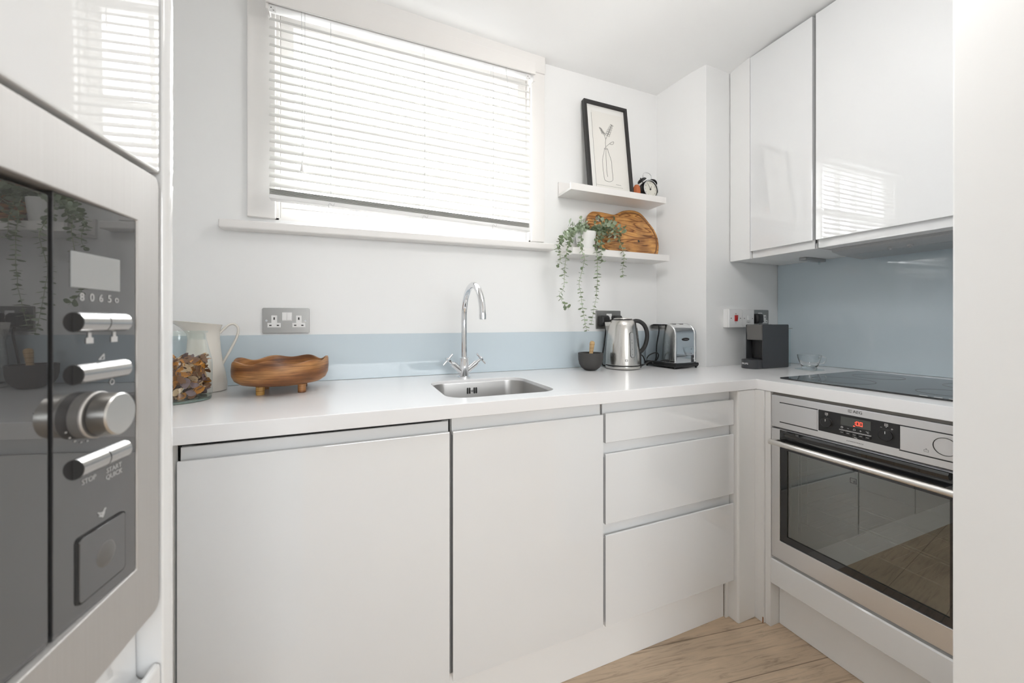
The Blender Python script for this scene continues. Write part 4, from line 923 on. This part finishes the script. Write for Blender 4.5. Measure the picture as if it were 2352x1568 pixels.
# kettle
KC = Vector((1.161, 1.461, T)); kt = thing('kettle', 'brushed steel jug kettle with black handle on worktop', 'kettle', KC)
kr = Vector((.783, -.622, 0)); kf = Vector((-.622, -.783, 0))
mb = MB(); mb.lathe([(.072, .0005), (.078, .004), (.0795, .010), (.0795, .0155), (.076, .0165)], KC, 56); obj('power_base', mb, M['kettle_steel'], kt)
mb = MB(); mb.lathe([(.077, .0167), (.077, .0205)], KC, 56); obj('base_ring', mb, M['black'], kt)
mb = MB(); mb.lathe([(.0775, .0207), (.0785, .023), (.0778, .06), (.0755, .10), (.072, .14), (.0675, .18), (.064, .20), (.0595, .213), (.0525, .2235), (.047, .2265)], KC, 64); kbody = obj('body', mb, M['kettle_steel'], kt, smooth=60)
mb = MB(); mb.lathe([(.0455, .2268), (.045, .2285), (.042, .2305)], KC, 48); mb.mi = 1; mb.lathe([(.043, .2307), (.041, .2345), (.02, .2365), (.0005, .2368)], KC, 48); obj('lid', mb, [M['black'], M['kettle_steel']], kt)
mb = MB(); a_ = -kr
def kp(o, s, z): return KC + a_ * o + kf * s + Vector((0, 0, z))
mb.loft([[kp(.066, -.006, .135), kp(.0665, 0, .134), kp(.066, .006, .135), kp(.05, 0, .135)], [kp(.060, -.02, .175), kp(.0755, 0, .172), kp(.060, .02, .175), kp(.04, 0, .175)], [kp(.053, -.028, .2175), kp(.0815, 0, .2165), kp(.053, .028, .2175), kp(.03, 0, .2175)]])
obj('spout', mb, M['kettle_steel'], kt, smooth=70)
mb = MB(); hp = [(.046, .2185), (.060, .2225), (.078, .218), (.095, .203), (.1055, .178), (.108, .15), (.103, .12), (.092, .095), (.077, .078)]
pth = smoothpath([KC + kr * a + Vector((0, 0, z)) for a, z in hp], 6); rings = []
for i, p in enumerate(pth):
    t = (pth[min(i + 1, len(pth) - 1)] - pth[max(i - 1, 0)]).normalized(); s_ = t.cross(kf).normalized()
    rings.append([p + kf * (.0125 * math.cos(q)) + s_ * (.0095 * math.sin(q)) for q in [2 * PI * k / 18 for k in range(18)]])
mb.loft(rings); mb.tube([KC + kr * .0772 + Vector((0, 0, z)) for z in (.006, .03, .078)], [.006, .006, .007], 12); obj('handle', mb, M['black_m'], kt, smooth=60)
ga = (kf * math.cos(math.radians(33)) + kr * math.sin(math.radians(33))).normalized(); gs = Vector((-ga.y, ga.x, 0))
def gauge(hw, z0, z1, lift):
    mb = MB(); f_, b_ = [], []
    for p in rrect(-hw, hw, z0, z1, hw * .98, 8):
        z = p[1]; rr = .0783 if z < .06 else .0783 - (z - .06) * .079
        f_.append(KC + ga * (rr + lift) + gs * p[0] + Vector((0, 0, z))); b_.append(KC + ga * (rr - .004) + gs * p[0] + Vector((0, 0, z)))
    return mb.loft([b_, f_])
obj('gauge_rim', gauge(.0105, .056, .172, .0010), M['black_m'], kt)
obj('water_gauge', gauge(.0092, .0575, .1705, .0016), M['lcd'], kt)
mb = MB()
for z in (.07, .095, .122): mb.ball(KC + ga * (.0802 - (z - .06) * .079) + Vector((0, 0, z)), .0017, seg=10)
for z in (.134, .141): mb.box(-.002, .002, -.001, .001, z, z + .003)
for v in mb.bm.verts[-16:] if False else []: pass
mb2 = mb; obj('level_marks', mb2, M['black_ink'], kt) if False else mb2.bm.free()
mb = MB()
for z in (.07, .095, .122, .136): mb.ball(KC + ga * (.0797 - (z - .06) * .079) + Vector((0, 0, z)), .0016, seg=10)
obj('level_marks', mb, M['black_ink'], kt)
lg = (kf * math.cos(math.radians(12)) + kr * math.sin(math.radians(12))).normalized()
mb = MB(); mb.lathe([(.0062, 0), (.0062, .001), (.0046, .001), (.0046, .0003), (.0005, .0003)], KC + lg * .0776 + Vector((0, 0, .044)), 24, lg); mb.mi = 1; mb.text('RH', .0052, KC + lg * .0783 + Vector((0, 0, .044)), Vector((-lg.y, lg.x, 0)), (0, 0, 1), .0002); obj('emblem', mb, [M['grey_head'], M['black_ink']], kt)
# toaster
ts = thing('toaster', 'chrome two-slice toaster with black base beside the kettle', 'toaster', (1.43, 1.42, T))
MT = Matrix.Translation((1.362, 1.340, T)) @ Matrix.Rotation(math.radians(5), 4, 'Z')
TW_, TL_, TH_ = .146, .178, .211
def tsec(ins, rr, z0, z1): # section in (y,z): rounded top corners
    p = [(ins, z0)]
    for cyy, a0 in ((ins + rr, 180), (TL_ - ins - rr, 90)):
        for k in range(9):
            a = math.radians(a0 - 90 * k / 8); p.append((cyy + rr * math.cos(a), z1 - rr + rr * math.sin(a)))
    p.append((TL_ - ins, z0)); return p
mb = MB(); mb.prism(tsec(.004, .052, .026, TH_ - .003), 'x', .012, TW_ - .012); obj('shell', mb.xf(MT), M['chrome'], ts, smooth=45)
for xa, xb in ((.0, .0125), (TW_ - .0125, TW_)):
    mb = MB(); mb.prism(tsec(.0, .054, .024, TH_), 'x', xa, xb, bev=.005, seg=3); obj('side_panel', mb.xf(MT), M['chrome'], ts, smooth=45)
mb = MB(); mb.box(-.007, TW_ + .007, -.008, TL_ + .004, .010, .025, .004); mb.box(-.004, TW_ + .004, -.005, TL_ + .001, .006, .012, .002); obj('base', mb.xf(MT), M['black'], ts)
mb = MB()
for x in (.0, TW_): 
    for y in (.004, TL_ - .01): mb.cyl((x, y, .0004), (x, y, .008), .005, segs=12)
obj('foot', mb.xf(MT), M['black'], ts)
mb = MB()
for xa in (.036, .086): mb.box(xa, xa + .024, .045, TL_ - .04, TH_ - .006, TH_ - .0024, .001)
obj('bread_slot', mb.xf(MT), M['gap'], ts)
mb = MB(); mb.prism([(TW_ / 2 + .024 * math.cos(a), .136 + .0075 * math.sin(a)) for a in [2 * PI * k / 28 for k in range(28)]], 'y', .0012, .0046, bev=.0008); mb.mi = 1; mb.tube([(TW_ / 2 - .012, .001, .1365), (TW_ / 2 - .004, .001, .1352), (TW_ / 2 + .012, .001, .1356)], .0005, 4); obj('badge', mb.xf(MT), [M['black_m'], M['grey_ink']], ts)
mb = MB(); mb.tube(smoothpath([(1.345, 1.52, .925), (1.325, 1.515, .955), (1.285, 1.505, .968), (1.25, 1.515, .955), (1.24, 1.53, .93), (1.25, 1.545, .912)], 7), .003, 8); mb.tube(smoothpath([(1.34, 1.46, .922), (1.318, 1.44, .935), (1.29, 1.43, .936), (1.262, 1.44, .918), (1.255, 1.46, .9098), (1.29, 1.50, .9098), (1.34, 1.53, .9098)], 7), .003, 8)
obj('cable', mb, M['black'], ts)
# coffee machine
cm = thing('coffee_machine', 'slim dark grey pod coffee machine on worktop below pier sockets', 'coffee machine', (1.84, 1.24, T))
CY0, CY1 = 1.1965, 1.2805
mb = MB(); mb.prism(rrect(1.747, 1.931, T + .0008, 1.1115, .006, 4), 'y', CY0, CY0 + .004, bev=.001); mb.prism(rrect(1.747, 1.931, T + .0008, 1.1115, .006, 4), 'y', CY1 - .004, CY1, bev=.001); obj('side_panel', mb, M['dark_grey'], cm)
mb = MB(); mb.box(1.785, 1.929, CY0 + .004, CY1 - .004, T + .002, 1.109, .003); obj('body', mb, M['dark_grey'], cm)
mb = MB(); p = [(1.79, 1.038), (1.7475, 1.038), (1.7485, 1.06), (1.746, 1.085), (1.745, 1.105), (1.75, 1.1105), (1.79, 1.1105)]
mb.prism(p, 'y', CY0 + .0042, CY1 - .0042, bev=.003); mb.lathe([(.0195, 0), (.0185, .0015), (.004, .0015)], (1.7665, (CY0 + CY1) / 2, 1.110), 28); obj('brew_head', mb, M['grey_head'], cm)
mb = MB(); n = 16
arc = [(1.787 - .020 * math.sin(PI * k / n), (CY0 + CY1) / 2 - .034 * math.cos(PI * k / n)) for k in range(n + 1)]
mb.prism(arc, 'z', .952, 1.036)
for z in [.956 + .0052 * k for k in range(16)]:
    for k in range(1, n): 
        if k % 1 == 0:
            x, y = arc[k]; nx, ny = (x - 1.787) / .02, (y - (CY0 + CY1) / 2) / .034
            mb.box(x - .0013, x + .0006, y - .0012, y + .0012, z, z + .0026)
obj('cup_recess', mb, M['black'], cm)
mb = MB(); tr = [(1.787, CY0 + .003), (1.787, CY1 - .003)] + [(1.722 - .034 * math.sin(PI * k / 14), (CY0 + CY1) / 2 + .039 * math.cos(PI * k / 14)) for k in range(15)]
mb.prism(tr, 'z', T + .0006, .9475, bev=.0025); dtray = obj('drip_tray', mb, M['dark_grey'], cm)
mb = MB(); mb.text('KRUPS', .0115, (1.69, 1.243, .929), (0, -1, 0), (0, 0, 1), .0003)
for v in mb.bm.verts:      # lay the letters round the curved front of the tray
    q = (v.co.y - (CY0 + CY1) / 2) / .039; v.co.x = 1.7215 - .034 * math.sqrt(max(0, 1 - q * q)) - (.0009 if v.co.x < 1.69 else .0)
obj('lettering', mb, M['white_ink'], dtray)
mb = MB(); mb.prism(rrect(1.932, 1.972, CY0 + .01, CY1 - .01, .012, 4), 'z', T + .003, 1.09); 
for f in [f for f in mb.bm.faces if f.normal.z > .9]: pass
obj('water_tank', mb, M['tank'], cm)
mb = MB(); mb.box(1.9315, 1.9735, CY0 + .008, CY1 - .008, 1.0902, 1.094, .001); obj('tank_lid', mb, M['lamp_grey'], cm)
# glass cup
CC = Vector((1.893, 1.085, T)); gc = thing('glass_cup', 'small clear glass espresso cup in front of coffee machine', 'cup', CC)
mb = MB(); mb.lathe([(.020, .0055), (.0275, .0058), (.0285, .008), (.0275, .015), (.033, .026), (.042, .052), (.0445, .069), (.0435, .0695), (.0405, .053), (.0315, .028), (.0245, .0185), (.0005, .017)], CC, 44, cap0=True); obj('bowl', mb, M['cup_glass'], gc, smooth=50)
cd = Vector((.86, -.51, 0)); mb = MB(); mb.tube(smoothpath([CC + cd * a + Vector((0, 0, z)) for a, z in ((.040, .055), (.052, .0605), (.064, .056), (.067, .044), (.058, .031), (.037, .028))], 6), .0032, 12); obj('handle', mb, M['cup_glass'], gc, smooth=60)
mb = MB(); mb.lathe([(.028, .0003), (.03, .002), (.052, .0042), (.054, .0048), (.053, .0054), (.03, .0044), (.0005, .0042)], CC, 44); tag(obj('saucer', mb, M['glass']), 'thin clear glass saucer under the espresso cup', 'saucer')

# pendant added out of view as fill light over the kitchen floor
PLX, PLY, PLZ = .78, .60, 2.04
cl = thing('fill_pendant', 'added opal glass globe pendant, out of view, giving the kitchen fill light', 'lamp', (PLX, PLY, PLZ - .13))
mb = MB(); mb.lathe([(.045, 0), (.045, -.012), (.03, -.022), (.0005, -.024)], (PLX, PLY, ZC - .0005), 32); obj('fill_pendant_rose', mb, M['white_pl'], cl)
mb = MB(); mb.tube([(PLX, PLY, ZC - .02), (PLX, PLY, PLZ + .14)], .003, 10); obj('fill_pendant_cord', mb, M['white_pl'], cl)
mb = MB(); mb.lathe([(.03, 0), (.03, .03), (.012, .045), (.0005, .045)], (PLX, PLY, PLZ + .118), 28); obj('fill_pendant_holder', mb, M['chrome'], cl)
mb = MB(); mb.ball((PLX, PLY, PLZ), .125, seg=40); obj('fill_pendant_globe', mb, mat('fill_opal', (.8, .8, .8), .4, emit=(1., .98, .955), estr=17.), cl)

# ------------------------------------------------------------------ light
w = bpy.data.worlds.new('world'); SC.world = w; w.use_nodes = True
bg = w.node_tree.nodes['Background']; bg.inputs['Color'].default_value = (.975, .985, 1., 1)
# overcast sky, much brighter on the side the kitchen window faces
N, L = w.node_tree.nodes, w.node_tree.links
tc = N.new('ShaderNodeTexCoord'); sp = N.new('ShaderNodeSeparateXYZ'); mr = N.new('ShaderNodeMapRange'); mr.interpolation_type = 'SMOOTHSTEP'
mr.inputs['From Min'].default_value = -.05; mr.inputs['From Max'].default_value = .45; mr.inputs['To Min'].default_value = 9.6; mr.inputs['To Max'].default_value = 19.5
L.new(tc.outputs['Generated'], sp.inputs['Vector']); L.new(sp.outputs['Y'], mr.inputs['Value']); m2 = N.new('ShaderNodeMapRange'); m2.interpolation_type = 'SMOOTHSTEP'; m2.inputs['From Min'].default_value = -.12; m2.inputs['From Max'].default_value = .12; m2.inputs['To Min'].default_value = .22; m2.inputs['To Max'].default_value = 1.
m3 = N.new('ShaderNodeMath'); m3.operation = 'MULTIPLY'
L.new(sp.outputs['Z'], m2.inputs['Value']); L.new(mr.outputs['Result'], m3.inputs[0]); L.new(m2.outputs['Result'], m3.inputs[1]); L.new(m3.outputs['Value'], bg.inputs['Strength'])
def portal(name, loc, rot, sx, sy):
    l = bpy.data.lights.new(name, 'AREA'); l.shape = 'RECTANGLE'; l.size = sx; l.size_y = sy; l.cycles.is_portal = True
    o = bpy.data.objects.new(name, l); COL.objects.link(o); o.location = loc; o.rotation_euler = rot; return o
portal('window_daylight', (.24, 1.72, 1.875), (-PI / 2, 0, 0), 1.004, .775)
portal('rear_fill_daylight', (.7, -3.29, 1.62), (PI / 2, 0, 0), 2.2, 1.25)  # guides sky light through the added rear window

# ------------------------------------------------------------------ camera
cam = bpy.data.cameras.new('camera'); co = bpy.data.objects.new('camera', cam); COL.objects.link(co)
cam.sensor_width = 36.; cam.lens = 878.7 / 2352 * 36.; cam.shift_x = 0.; cam.shift_y = -45. / 2352.; cam.clip_start = .01
cam.dof.use_dof = True; cam.dof.focus_distance = 1.7; cam.dof.aperture_fstop = 7.
co.location = (0, 0, H); co.rotation_euler = (PI / 2, 0, -math.atan(361 / 878.7))
SC.camera = co
SC.view_settings.view_transform = 'Standard'; SC.view_settings.look = 'None'; SC.view_settings.gamma = 1.; SC.view_settings.exposure = .12; SC.view_settings.use_curve_mapping = False
try:
    SC.cycles.use_denoising = True; SC.cycles.max_bounces = 16; SC.cycles.diffuse_bounces = 8; SC.cycles.transparent_max_bounces = 16; SC.cycles.caustics_reflective = True
    SC.cycles.sample_clamp_indirect = 12.
except Exception: pass
